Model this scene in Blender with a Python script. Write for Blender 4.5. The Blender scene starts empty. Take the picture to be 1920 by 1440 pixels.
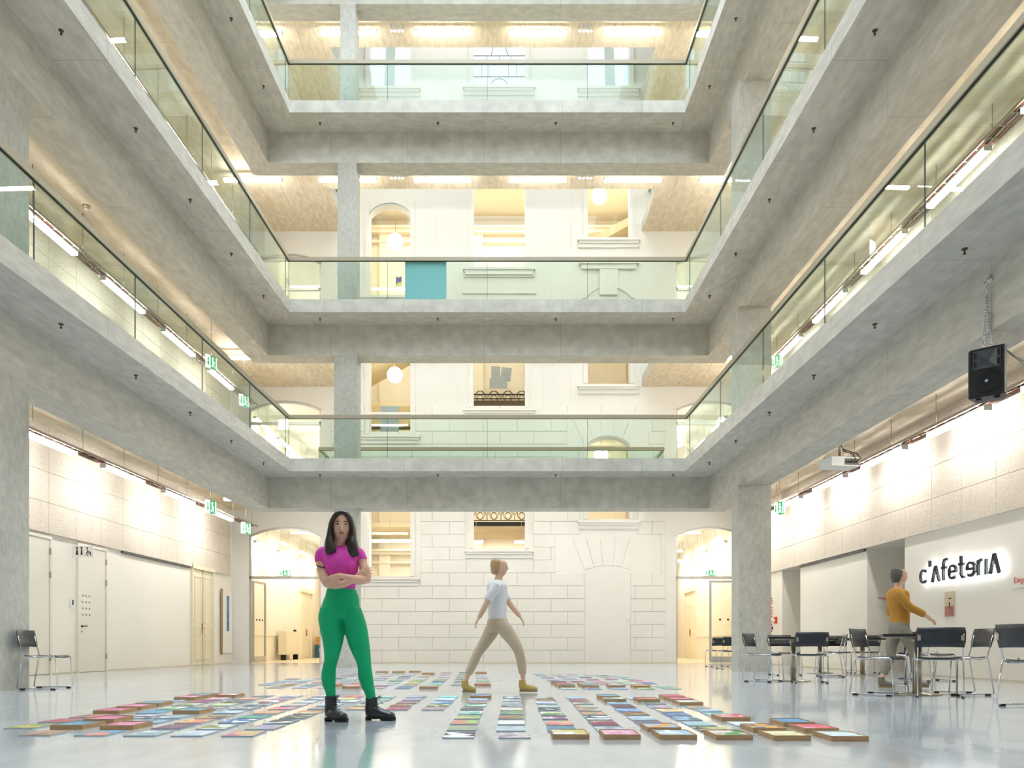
import bpy, bmesh, math, random
from mathutils import Vector, Matrix, noise
random.seed(7)
D = bpy.data
SC = bpy.context.scene
COL = SC.collection
PI = math.pi

# ------------------------------------------------------------------ camera
F = 1450.0; HY = 1209.0; EYE = 0.61
cd = D.cameras.new('camera'); cam = D.objects.new('camera', cd); COL.objects.link(cam)
cam.location = (0, 0, EYE); cam.rotation_euler = (PI/2, 0, 0)
cd.sensor_width = 36; cd.lens = F/1920*36; cd.shift_y = (HY-720)/1920
cd.clip_start = 0.05; cd.clip_end = 200
SC.camera = cam
# ------------------------------------------------------------------ light
SC.view_settings.view_transform = 'Standard'
SC.view_settings.look = 'None'
SC.view_settings.gamma = 1
SC.view_settings.use_curve_mapping = False
SC.view_settings.exposure = 0.36
w = D.worlds.new('sky'); SC.world = w; w.use_nodes = True
w.node_tree.nodes['Background'].inputs[0].default_value = (0.76, 0.88, 1.0, 1)
w.node_tree.nodes['Background'].inputs[1].default_value = 1.1
def area_light(name, loc, sx, sy, power, color, rot=(0, 0, 0)):
    l = D.lights.new(name, 'AREA'); l.shape = 'RECTANGLE'; l.size = sx; l.size_y = sy
    l.energy = power; l.color = color
    o = D.objects.new(name, l); o.location = loc; o.rotation_euler = rot; COL.objects.link(o)
    return o
area_light('skylight', (-0.6, 7.5, 24.3), 10.5, 24, 4100, (0.74, 0.87, 1.0))
SC.cycles.max_bounces = 8
SC.cycles.diffuse_bounces = 5
SC.cycles.glossy_bounces = 4
SC.cycles.transparent_max_bounces = 24
SC.cycles.transmission_bounces = 6
SC.cycles.sample_clamp_indirect = 3.5
SC.cycles.caustics_reflective = False
SC.cycles.caustics_refractive = False
SC.cycles.use_denoising = True

# ------------------------------------------------------------------ materials
def hexc(h):
    h = h.lstrip('#')
    if len(h) == 3: h = ''.join(c*2 for c in h)
    v = [int(h[i:i+2], 16)/255 for i in (0, 2, 4)]
    return tuple(x/12.92 if x <= .04045 else ((x+.055)/1.055)**2.4 for x in v) + (1,)
MATS = {}
def mat(name, color, rough=0.6, metal=0.0, spec=0.5, emit=None, es=0.0):
    if name in MATS: return MATS[name]
    m = D.materials.new(name); m.use_nodes = True
    b = m.node_tree.nodes['Principled BSDF']
    c = hexc(color) if isinstance(color, str) else tuple(color) + (1,)*(4-len(color))
    b.inputs['Base Color'].default_value = c
    b.inputs['Roughness'].default_value = rough
    b.inputs['Metallic'].default_value = metal
    b.inputs['Specular IOR Level'].default_value = spec
    if emit:
        b.inputs['Emission Color'].default_value = hexc(emit) if isinstance(emit, str) else tuple(emit) + (1,)
        b.inputs['Emission Strength'].default_value = es
    MATS[name] = m
    return m
def N(m, t, **kw):
    n = m.node_tree.nodes.new(t)
    for k, v in kw.items(): setattr(n, k, v)
    return n
def noisy(name, c1, c2, scale=3, rough=0.6, stretch=(1, 1, 1), detail=6, bump=0.0, joint=None, jw=0.006, jcol='#8a867c', spec=0.3, lo=.25, hi=.75, speck=None, fine=0):
    """two-tone procedural surface in world space; joint=('x'|'y', pitch, offset) adds thin formwork lines"""
    m = mat(name, c1, rough, spec=spec); nt = m.node_tree; L = nt.links
    b = nt.nodes['Principled BSDF']
    g = N(m, 'ShaderNodeNewGeometry')
    mp = N(m, 'ShaderNodeMapping'); mp.inputs['Scale'].default_value = stretch
    L.new(g.outputs['Position'], mp.inputs['Vector'])
    n = N(m, 'ShaderNodeTexNoise'); n.inputs['Scale'].default_value = scale; n.inputs['Detail'].default_value = detail
    L.new(mp.outputs[0], n.inputs['Vector'])
    r = N(m, 'ShaderNodeValToRGB'); r.color_ramp.elements[0].position = lo; r.color_ramp.elements[1].position = hi
    r.color_ramp.elements[0].color = hexc(c1); r.color_ramp.elements[1].color = hexc(c2)
    L.new(n.outputs['Fac'], r.inputs[0]); out = r.outputs[0]
    if fine:
        n2 = N(m, 'ShaderNodeTexNoise'); n2.inputs['Scale'].default_value = fine; n2.inputs['Detail'].default_value = 4
        L.new(mp.outputs[0], n2.inputs['Vector'])
        mr = N(m, 'ShaderNodeMapRange'); mr.inputs[1].default_value = .3; mr.inputs[2].default_value = .7
        mr.inputs[3].default_value = .86; mr.inputs[4].default_value = 1.1
        L.new(n2.outputs['Fac'], mr.inputs[0])
        mm = N(m, 'ShaderNodeVectorMath', operation='SCALE'); L.new(out, mm.inputs[0]); L.new(mr.outputs[0], mm.inputs['Scale'])
        out = mm.outputs[0]
    if speck:
        v = N(m, 'ShaderNodeTexNoise'); v.inputs['Scale'].default_value = speck[0]; v.inputs['Detail'].default_value = 2
        L.new(g.outputs['Position'], v.inputs['Vector'])
        rr = N(m, 'ShaderNodeValToRGB'); rr.color_ramp.elements[0].position = speck[1]; rr.color_ramp.elements[1].position = speck[1]+speck[3]
        rr.color_ramp.elements[0].color = (1, 1, 1, 1); rr.color_ramp.elements[1].color = (0, 0, 0, 1)
        L.new(v.outputs['Fac'], rr.inputs[0])
        mx = N(m, 'ShaderNodeMix', data_type='RGBA'); L.new(rr.outputs[0], mx.inputs[0]); L.new(out, mx.inputs[6])
        mx.inputs[7].default_value = hexc(speck[2]); out = mx.outputs[2]
    if joint:
        sx = N(m, 'ShaderNodeSeparateXYZ'); L.new(g.outputs['Position'], sx.inputs[0])
        a = N(m, 'ShaderNodeMath', operation='ADD'); a.inputs[1].default_value = joint[2] + 500*joint[1]
        L.new(sx.outputs[{'x': 0, 'y': 1, 'z': 2}[joint[0]]], a.inputs[0])
        mo = N(m, 'ShaderNodeMath', operation='MODULO'); mo.inputs[1].default_value = joint[1]; L.new(a.outputs[0], mo.inputs[0])
        lt = N(m, 'ShaderNodeMath', operation='LESS_THAN'); lt.inputs[1].default_value = jw; L.new(mo.outputs[0], lt.inputs[0])
        mx = N(m, 'ShaderNodeMix', data_type='RGBA'); L.new(lt.outputs[0], mx.inputs[0]); L.new(out, mx.inputs[6])
        mx.inputs[7].default_value = hexc(jcol); out = mx.outputs[2]
    L.new(out, b.inputs['Base Color'])
    if bump:
        bp = N(m, 'ShaderNodeBump'); bp.inputs['Strength'].default_value = bump; bp.inputs['Distance'].default_value = .02
        L.new(n.outputs['Fac'], bp.inputs['Height']); L.new(bp.outputs[0], b.inputs['Normal'])
    return m
M_side = noisy('concrete_sides', '#c2bdb2', '#d1ccc1', 1.3, .75, (1, .35, 1.2), joint=('y', 2.35, 0.4), fine=9, jcol='#8b887f')
M_back = noisy('concrete_back', '#c0bcb0', '#cfcbc0', 1.3, .75, (.5, 1, .5), joint=('x', 2.05, 0.75), fine=8, jcol='#8b887f')
M_pill = noisy('concrete_pillars', '#b2afa5', '#c3c0b6', 1.8, .7, (1, 1, .6), fine=14, speck=(30, .27, '#9c9a92', .06))
M_tan = noisy('board_marked_lamplit_concrete', '#e2d2b4', '#ecdfc8', .9, .7, (1.4, .5, 1), joint=('x', .62, .1), jw=.012, jcol='#c9b48c', fine=7)  # board-marked concrete, warm lamp light mixed into the tan
M_sideceil = noisy('pale_lamplit_ceiling_concrete', '#ddcfb4', '#ece2cd', .8, .7, (1, .4, 1), joint=('y', 1.6, 0), jw=.012, jcol='#cbb995', fine=6)  # side ceiling concrete, its warmth is lamp light put into the colour
M_white = noisy('white_plaster', '#e3e0d9', '#e9e6e0', .8, .65)
M_white2 = noisy('smooth_white_wall', '#f1ebe0', '#f6f1e8', .5, .6)
M_block = noisy('painted_stone', '#e2dfd8', '#e8e5df', 1.3, .6)
M_joint = mat('joint_grey', '#d2c9b6', .8)  # even beige-grey for the floor joint and baseboards
M_cream = noisy('cream_plaster', '#ebe2cf', '#efe8d8', .9, .6)
M_creamdk = noisy('deep_cream_plaster', '#d6c69f', '#e2d4b2', .9, .6)
M_panel = noisy('wood_wool_panel', '#e3dace', '#ebe3d8', 2, .9, speck=(75, .42, '#c8b9a6', .10))
M_metal = mat('brushed_grey_metal', '#b9b6b0', .35, .6)
M_chrome = mat('chrome_steel', '#d8dade', .12, 1.0)
M_steel = mat('satin_steel', '#b8b09f', .3, .9)
M_rail = mat('beige_lacquered_metal', '#a0967f', .45, .1)
M_black = mat('black_rubber', '#111214', .6)
M_gasket = mat('black_gasket', '#0c0c0c', .7)
M_ply = mat('black_stained_plywood', '#23262a', .38)
M_plyb = mat('dark_brown_plywood', '#3a342f', .4)
M_tabtop = mat('black_table_laminate', '#1c1a1a', .35)
M_frame = noisy('oak_frame_wood', '#a9845c', '#bd9a72', 9, .55, (1, 1, 6))
M_lamp = mat('lamp_glow', '#ffffff', .5, emit=(1.0, .968, .925), es=38)
M_lampb = mat('lamp_glow_back', '#ffffff', .5, emit=(1.0, .965, .915), es=38)
M_globe = mat('globe_glow', '#ffffff', .5, emit=(1.0, .95, .84), es=8)
M_housing = mat('white_lamp_housing', '#f2f2ee', .4)
M_tray = mat('galvanised_tray', '#a39a8c', .5, .5)
M_red = mat('red_cable', '#a8322c', .5)
M_blue = mat('blue_cable', '#2f4f86', .5)
M_green = mat('exit_green', '#0f9a5a', .4, emit='#0f9a5a', es=.6)
M_signw = mat('exit_white', '#f4fff8', .4, emit='#f4fff8', es=.9)
M_pic = mat('dark_print', '#20211f', .6)
M_redtxt = mat('red_print', '#cf3b34', .6)
M_paper = mat('white_paper', '#f3efe8', .7)
M_bluepaper = mat('light_blue_sheet', '#98ccd4', .6)
M_greysheet = mat('grey_blue_board', '#a9b4bb', .6)
M_door = mat('white_door', '#ece6d9', .45)
M_creamdoor = mat('cream_door', '#e8dfc6', .45)
M_brass = mat('brass', '#a67c3e', .35, .8)
M_iron = mat('dark_iron', '#2c2a26', .5, .5)
M_darkstair = mat('dark_stair_beam', '#5d4c36', .6)
def glass_mat(name, tint, f=.04, dim=1.0):
    m = D.materials.new(name); m.use_nodes = True; nt = m.node_tree; nt.nodes.clear()
    o = N(m, 'ShaderNodeOutputMaterial'); mx = N(m, 'ShaderNodeMixShader'); t = N(m, 'ShaderNodeBsdfTransparent'); g = N(m, 'ShaderNodeBsdfGlossy')
    lw = N(m, 'ShaderNodeLayerWeight'); lw.inputs['Blend'].default_value = .5
    pw = N(m, 'ShaderNodeMath', operation='POWER'); pw.inputs[1].default_value = 5; nt.links.new(lw.outputs['Facing'], pw.inputs[0])
    fr = N(m, 'ShaderNodeMath', operation='MULTIPLY_ADD'); fr.inputs[1].default_value = .8; fr.inputs[2].default_value = f; nt.links.new(pw.outputs[0], fr.inputs[0])
    t.inputs[0].default_value = tuple(tint) + (1,); g.inputs['Roughness'].default_value = 0.0; g.inputs[0].default_value = (.9*dim, .95*dim, .93*dim, 1)
    nt.links.new(fr.outputs[0], mx.inputs[0]); nt.links.new(t.outputs[0], mx.inputs[1]); nt.links.new(g.outputs[0], mx.inputs[2]); nt.links.new(mx.outputs[0], o.inputs[0])
    return m
M_glass = glass_mat('green_balustrade_glass', (.885, .95, .925), .018)
M_clear = glass_mat('clear_glass', (.96, .98, .96), .03)
# floor: glossy cast resin
m = noisy('glossy_resin_floor', '#b9c2c8', '#c6cdd1', .35, .16, (1, .4, 1), spec=.75, fine=3)
M_floor = m
nt = m.node_tree; b = nt.nodes['Principled BSDF']
n = N(m, 'ShaderNodeTexNoise'); n.inputs['Scale'].default_value = 1.6; n.inputs['Detail'].default_value = 5
g = N(m, 'ShaderNodeNewGeometry'); nt.links.new(g.outputs['Position'], n.inputs['Vector'])
mr = N(m, 'ShaderNodeMapRange'); mr.inputs[3].default_value = .10; mr.inputs[4].default_value = .24
nt.links.new(n.outputs['Fac'], mr.inputs[0]); nt.links.new(mr.outputs[0], b.inputs['Roughness'])
b.inputs['Coat Weight'].default_value = .5; b.inputs['Coat Roughness'].default_value = .06
# artwork: colours come from the object
def art_material():
    m = D.materials.new('painted_artwork'); m.use_nodes = True; nt = m.node_tree; L = nt.links
    b = nt.nodes['Principled BSDF']; b.inputs['Roughness'].default_value = .5
    oi = N(m, 'ShaderNodeObjectInfo'); tc = N(m, 'ShaderNodeTexCoord')
    at = N(m, 'ShaderNodeAttribute'); at.attribute_type = 'OBJECT'; at.attribute_name = 'second_colour'
    am = N(m, 'ShaderNodeAttribute'); am.attribute_type = 'OBJECT'; am.attribute_name = 'mix_level'
    off = N(m, 'ShaderNodeCombineXYZ'); L.new(oi.outputs['Random'], off.inputs[0]); L.new(oi.outputs['Random'], off.inputs[2])
    sc_ = N(m, 'ShaderNodeVectorMath', operation='SCALE'); sc_.inputs['Scale'].default_value = 40; L.new(off.outputs[0], sc_.inputs[0])
    ad = N(m, 'ShaderNodeVectorMath', operation='ADD'); L.new(tc.outputs['Object'], ad.inputs[0]); L.new(sc_.outputs[0], ad.inputs[1])
    n1 = N(m, 'ShaderNodeTexNoise'); n1.inputs['Scale'].default_value = 6.5; n1.inputs['Detail'].default_value = 1.0; n1.inputs['Distortion'].default_value = .6
    L.new(ad.outputs[0], n1.inputs['Vector'])
    sb = N(m, 'ShaderNodeMath', operation='SUBTRACT'); L.new(n1.outputs['Fac'], sb.inputs[0]); L.new(am.outputs['Fac'], sb.inputs[1])
    mr = N(m, 'ShaderNodeMapRange'); mr.inputs[1].default_value = -.02; mr.inputs[2].default_value = .02; L.new(sb.outputs[0], mr.inputs[0])
    mx = N(m, 'ShaderNodeMix', data_type='RGBA'); L.new(mr.outputs[0], mx.inputs[0]); L.new(oi.outputs['Color'], mx.inputs[6]); L.new(at.outputs['Color'], mx.inputs[7])
    n2 = N(m, 'ShaderNodeTexNoise'); n2.inputs['Scale'].default_value = 24; L.new(ad.outputs[0], n2.inputs['Vector'])
    m2 = N(m, 'ShaderNodeMapRange'); m2.inputs[1].default_value = .3; m2.inputs[2].default_value = .7; m2.inputs[3].default_value = .85; m2.inputs[4].default_value = 1.12
    L.new(n2.outputs['Fac'], m2.inputs[0])
    vs = N(m, 'ShaderNodeVectorMath', operation='SCALE'); L.new(mx.outputs[2], vs.inputs[0]); L.new(m2.outputs[0], vs.inputs['Scale'])
    L.new(vs.outputs[0], b.inputs['Base Color'])
    return m
M_art = art_material()

# ------------------------------------------------------------------ mesh helpers
class MB:
    """collects shapes and links them as ONE mesh object"""
    def __init__(s): s.v = []; s.f = []; s.mi = []; s.sm = []
    def add(s, vs, fs, mi=0, smooth=False):
        k = len(s.v); s.v += [tuple(v) for v in vs]
        for f in fs: s.f.append([i+k for i in f]); s.mi.append(mi); s.sm.append(smooth)
        return s
    def box(s, x0, x1, y0, y1, z0, z1, mi=0):
        return s.prism([(x0, y0), (x1, y0), (x1, y1), (x0, y1)], z0, z1, mi)
    def prism(s, p, z0, z1, mi=0):
        n = len(p); a = sum(p[i][0]*p[(i+1) % n][1]-p[(i+1) % n][0]*p[i][1] for i in range(n))
        if a < 0: p = p[::-1]
        vs = [(x, y, z0) for x, y in p] + [(x, y, z1) for x, y in p]
        fs = [list(range(n))[::-1], list(range(n, 2*n))] + [[i, (i+1) % n, n+(i+1) % n, n+i] for i in range(n)]
        return s.add(vs, fs, mi)
    def xz(s, p, y0, y1, mi=0):
        """polygon in the x-z plane given depth along y"""
        n = len(p); a = sum(p[i][0]*p[(i+1) % n][1]-p[(i+1) % n][0]*p[i][1] for i in range(n))
        if a < 0: p = p[::-1]
        vs = [(x, y0, z) for x, z in p] + [(x, y1, z) for x, z in p]
        fs = [list(range(n)), list(range(n, 2*n))[::-1]] + [[(i+1) % n, i, n+i, n+(i+1) % n] for i in range(n)]
        return s.add(vs, fs, mi)
    def tube(s, pts, r, n=8, mi=0, closed=False, cap=True):
        pts = [Vector(p) for p in pts]; k = len(pts); rings = []; up = None
        rr = r if isinstance(r, (list, tuple)) else [r]*k
        for i, p in enumerate(pts):
            if closed: t = (pts[(i+1) % k]-pts[i-1]).normalized()
            else: t = (pts[min(i+1, k-1)]-pts[max(i-1, 0)]).normalized()
            if up is None:
                up = Vector((0, 0, 1)) if abs(t.z) < .9 else Vector((1, 0, 0))
            sd = t.cross(up).normalized(); up = sd.cross(t).normalized()
            rings.append([p + sd*math.cos(2*PI*j/n)*rr[i] + up*math.sin(2*PI*j/n)*rr[i] for j in range(n)])
        vs = [v for r_ in rings for v in r_]; fs = []
        for i in range(k if closed else k-1):
            a = i*n; b_ = ((i+1) % k)*n
            for j in range(n): fs.append([a+j, a+(j+1) % n, b_+(j+1) % n, b_+j])
        s.add(vs, fs, mi, True)
        if cap and not closed:
            q = len(s.v)-k*n
            s.f.append([q+j for j in range(n)][::-1]); s.mi.append(mi); s.sm.append(False)
            s.f.append([q+(k-1)*n+j for j in range(n)]); s.mi.append(mi); s.sm.append(False)
        return s
    def lathe(s, prof, c=(0, 0, 0), n=24, mi=0, axis='z', smooth=True):
        vs = []
        for r, h in prof:
            for j in range(n):
                a = 2*PI*j/n; x, y = r*math.cos(a), r*math.sin(a)
                v = {'z': (x, y, h), 'y': (x, h, y), 'x': (h, x, y)}[axis]
                vs.append((v[0]+c[0], v[1]+c[1], v[2]+c[2]))
        k = len(prof); fs = [[i*n+j, i*n+(j+1) % n, (i+1)*n+(j+1) % n, (i+1)*n+j] for i in range(k-1) for j in range(n)]
        fs += [list(range(n))[::-1], [(k-1)*n+j for j in range(n)]]
        return s.add(vs, fs, mi, smooth)
    def ball(s, c, rx, ry, rz, mi=0, nu=16, nv=10):
        vs = []; fs = []
        for i in range(1, nv):
            t = PI*i/nv
            for j in range(nu):
                a = 2*PI*j/nu
                vs.append((c[0]+rx*math.sin(t)*math.cos(a), c[1]+ry*math.sin(t)*math.sin(a), c[2]+rz*math.cos(t)))
        vs += [(c[0], c[1], c[2]+rz), (c[0], c[1], c[2]-rz)]
        for i in range(nv-2):
            for j in range(nu): fs.append([i*nu+j, (i+1)*nu+j, (i+1)*nu+(j+1) % nu, i*nu+(j+1) % nu])
        T = (nv-1)*nu
        for j in range(nu):
            fs.append([T, j, (j+1) % nu]); fs.append([T+1, (nv-2)*nu+(j+1) % nu, (nv-2)*nu+j])
        return s.add(vs, fs, mi, True)
    def loft(s, path, n=18, sub=4, mi=0, ref=(0, 1, 0)):
        """path: (point, ra, rb) elliptic rings; ra across, rb towards ref"""
        P = [(Vector(p), a, b_) for p, a, b_ in path]
        Q = []
        def cr(a, b_, c, d, t): return .5*((2*b_)+(c-a)*t+(2*a-5*b_+4*c-d)*t*t+(3*b_-a-3*c+d)*t**3)
        for i in range(len(P)-1):
            p0 = P[max(i-1, 0)]; p1 = P[i]; p2 = P[i+1]; p3 = P[min(i+2, len(P)-1)]
            for k in range(sub):
                t = k/sub
                Q.append((cr(p0[0], p1[0], p2[0], p3[0], t), max(.002, cr(p0[1], p1[1], p2[1], p3[1], t)), max(.002, cr(p0[2], p1[2], p2[2], p3[2], t))))
        Q.append(P[-1]); vs = []; k = len(Q); ref = Vector(ref)
        for i, (p, a, b_) in enumerate(Q):
            t = (Q[min(i+1, k-1)][0]-Q[max(i-1, 0)][0]).normalized()
            sd = t.cross(ref).normalized(); dp = sd.cross(t).normalized()
            for j in range(n):
                an = 2*PI*j/n
                vs.append(p + sd*math.cos(an)*a + dp*math.sin(an)*b_)
        fs = [[i*n+j, i*n+(j+1) % n, (i+1)*n+(j+1) % n, (i+1)*n+j] for i in range(k-1) for j in range(n)]
        fs += [list(range(n))[::-1], [(k-1)*n+j for j in range(n)]]
        return s.add(vs, fs, mi, True)
    def mesh(s, name, mats):
        me = D.meshes.new(name); me.from_pydata(s.v, [], s.f)
        for m_ in (mats if isinstance(mats, (list, tuple)) else [mats]): me.materials.append(m_)
        me.polygons.foreach_set('material_index', s.mi); me.polygons.foreach_set('use_smooth', s.sm)
        me.update(); return me
    def build(s, name, mats, parent=None, loc=None, rz=0, fix=False):
        me = s.mesh(name, mats)
        if fix:
            bm = bmesh.new(); bm.from_mesh(me); bmesh.ops.recalc_face_normals(bm, faces=bm.faces); bm.to_mesh(me); bm.free()
        return place(name, me, parent, loc, rz)
def place(name, me, parent=None, loc=None, rz=0):
    o = D.objects.new(name, me); COL.objects.link(o)
    if parent is not None: o.parent = parent
    if loc is not None: o.location = loc
    if rz: o.rotation_euler.z = rz
    return o
def tag(o, label=None, cat=None, group=None, kind=None):
    if label: o['label'] = label
    if cat: o['category'] = cat
    if group: o['group'] = group
    if kind: o['kind'] = kind
    return o
def struct(o): o['kind'] = 'structure'; return o
def empty(name, loc=(0, 0, 0), rz=0):
    o = D.objects.new(name, None); COL.objects.link(o); o.location = loc; o.rotation_euler.z = rz; o.empty_display_size = .1
    return o
def copy_tree(o, parent=None):
    c = o.copy(); COL.objects.link(c)
    if parent is not None: c.parent = parent
    for ch in [k for k in o.children]: copy_tree(ch, c)
    return c
def remeshed(mb, name, mats, voxel, smooth=4, parent=None, fac=.5):
    me = mb.mesh(name+'_raw', mats)
    bm = bmesh.new(); bm.from_mesh(me); bmesh.ops.recalc_face_normals(bm, faces=bm.faces); bm.to_mesh(me); bm.free()
    o = D.objects.new(name+'_raw', me); COL.objects.link(o)
    r = o.modifiers.new('r', 'REMESH'); r.mode = 'VOXEL'; r.voxel_size = voxel; r.use_smooth_shade = True
    if smooth:
        q = o.modifiers.new('s', 'SMOOTH'); q.iterations = smooth; q.factor = fac
    dg = bpy.context.evaluated_depsgraph_get(); ev = o.evaluated_get(dg)
    me2 = D.meshes.new_from_object(ev, depsgraph=dg)
    D.objects.remove(o); me2.name = name
    for p in me2.polygons: p.use_smooth = True
    me2.materials.clear()
    for m_ in (mats if isinstance(mats, (list, tuple)) else [mats]): me2.materials.append(m_)
    return place(name, me2, parent)
def at(px, py, Y): return ((px-960)*Y/F, Y, EYE+(HY-py)*Y/F)
def ground(px, py): Y = EYE*F/(py-HY); return ((px-960)*Y/F, Y)
# ------------------------------------------------------------------ the hall: plan lines
def xl(X, Y): return -X + .02345*Y
def xr(X, Y): return X - .0262*Y
WL, BLi, BLo, FL = 9.9, 7.016, 7.6, 6.203
WR, BRi, BRo, FR = 8.6, 5.813, 6.40, 4.985
YF, YB0, YB1, YV, YW = 19.94, 20.71, 21.28, 23.27, 25.66
Y0 = -6.0
LEV = [(5.09, 5.42, 4.27, 6.54), (9.19, 9.52, 8.36, 10.61), (14.34, 14.65, 13.52, 15.70), (18.60, 18.93, 17.77, 20.05)]
XV0, XV1 = -5.5, 4.33
def strip(mb, fx, Xa, Xb, ya, yb, z0, z1, mi=0):
    return mb.prism([(fx(Xa, ya), ya), (fx(Xa, yb), yb), (fx(Xb, yb), yb), (fx(Xb, ya), ya)], z0, z1, mi)
# floor
YS = EYE*F/(1295.5-HY)
fl = empty('floor'); struct(fl)
MB().box(-12, 11, Y0-2, YS-.004, -.12, 0).build('floor_slab', M_floor, fl)
MB().box(-12, 11, YS+.004, YW+.35, -.12, 0).build('floor_slab', M_floor, fl)
MB().box(-12, 11, YS-.004, YS+.004, -.12, -.003).build('floor_joint', M_joint, fl)
M_woodfloor = noisy('pale_wood_floor', '#dccba6', '#e6d8b8', 3, .25, (6, .6, 1), joint=('x', .25, 0), jw=.01, jcol='#c0a46f')
MB().box(-9.6, 8.2, YW+.35, 38.4, -.12, 0).build('corridor_floor', M_woodfloor, fl)

# pillars
def pillar(fps, label):
    p = MB()
    for pts, z0, z1 in fps:
        for a, b_ in ((0, 4.27), (5.42, 8.36), (9.52, 13.52), (14.65, 17.77)):
            if max(a, z0) < min(b_, z1): p.prism(pts, max(a, z0), min(b_, z1))
    o = p.build('concrete_pillar', M_pill); struct(o); return o
def lp(ya, yb, fx, Xa, Xb): return [(fx(Xa, ya), ya), (fx(Xa, yb), yb), (fx(Xb, yb), yb), (fx(Xb, ya), ya)]
pillar([(lp(10.2, 10.83, xl, BLi, BLo), 0, 19)], '')
pillar([(lp(17.68, 18.2, xr, BRi-.17, BRo-.01), 0, 19)], '')
pillar([(lp(6.6, 7.2, xr, BRi, BRo), 0, 19)], '')
s70 = 70.0
def bp(a, b_): return [((a-960)/s70, YB0), ((b_-960)/s70, YB0), ((b_-960)/s70, YB0+.48), ((a-960)/s70, YB0+.48)]
pillar([(bp(626.5, 670), 0, 8.4), (bp(632.7, 668.3), 8.4, 13.6), (bp(637.7, 666.7), 13.6, 18)], '')

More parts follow.
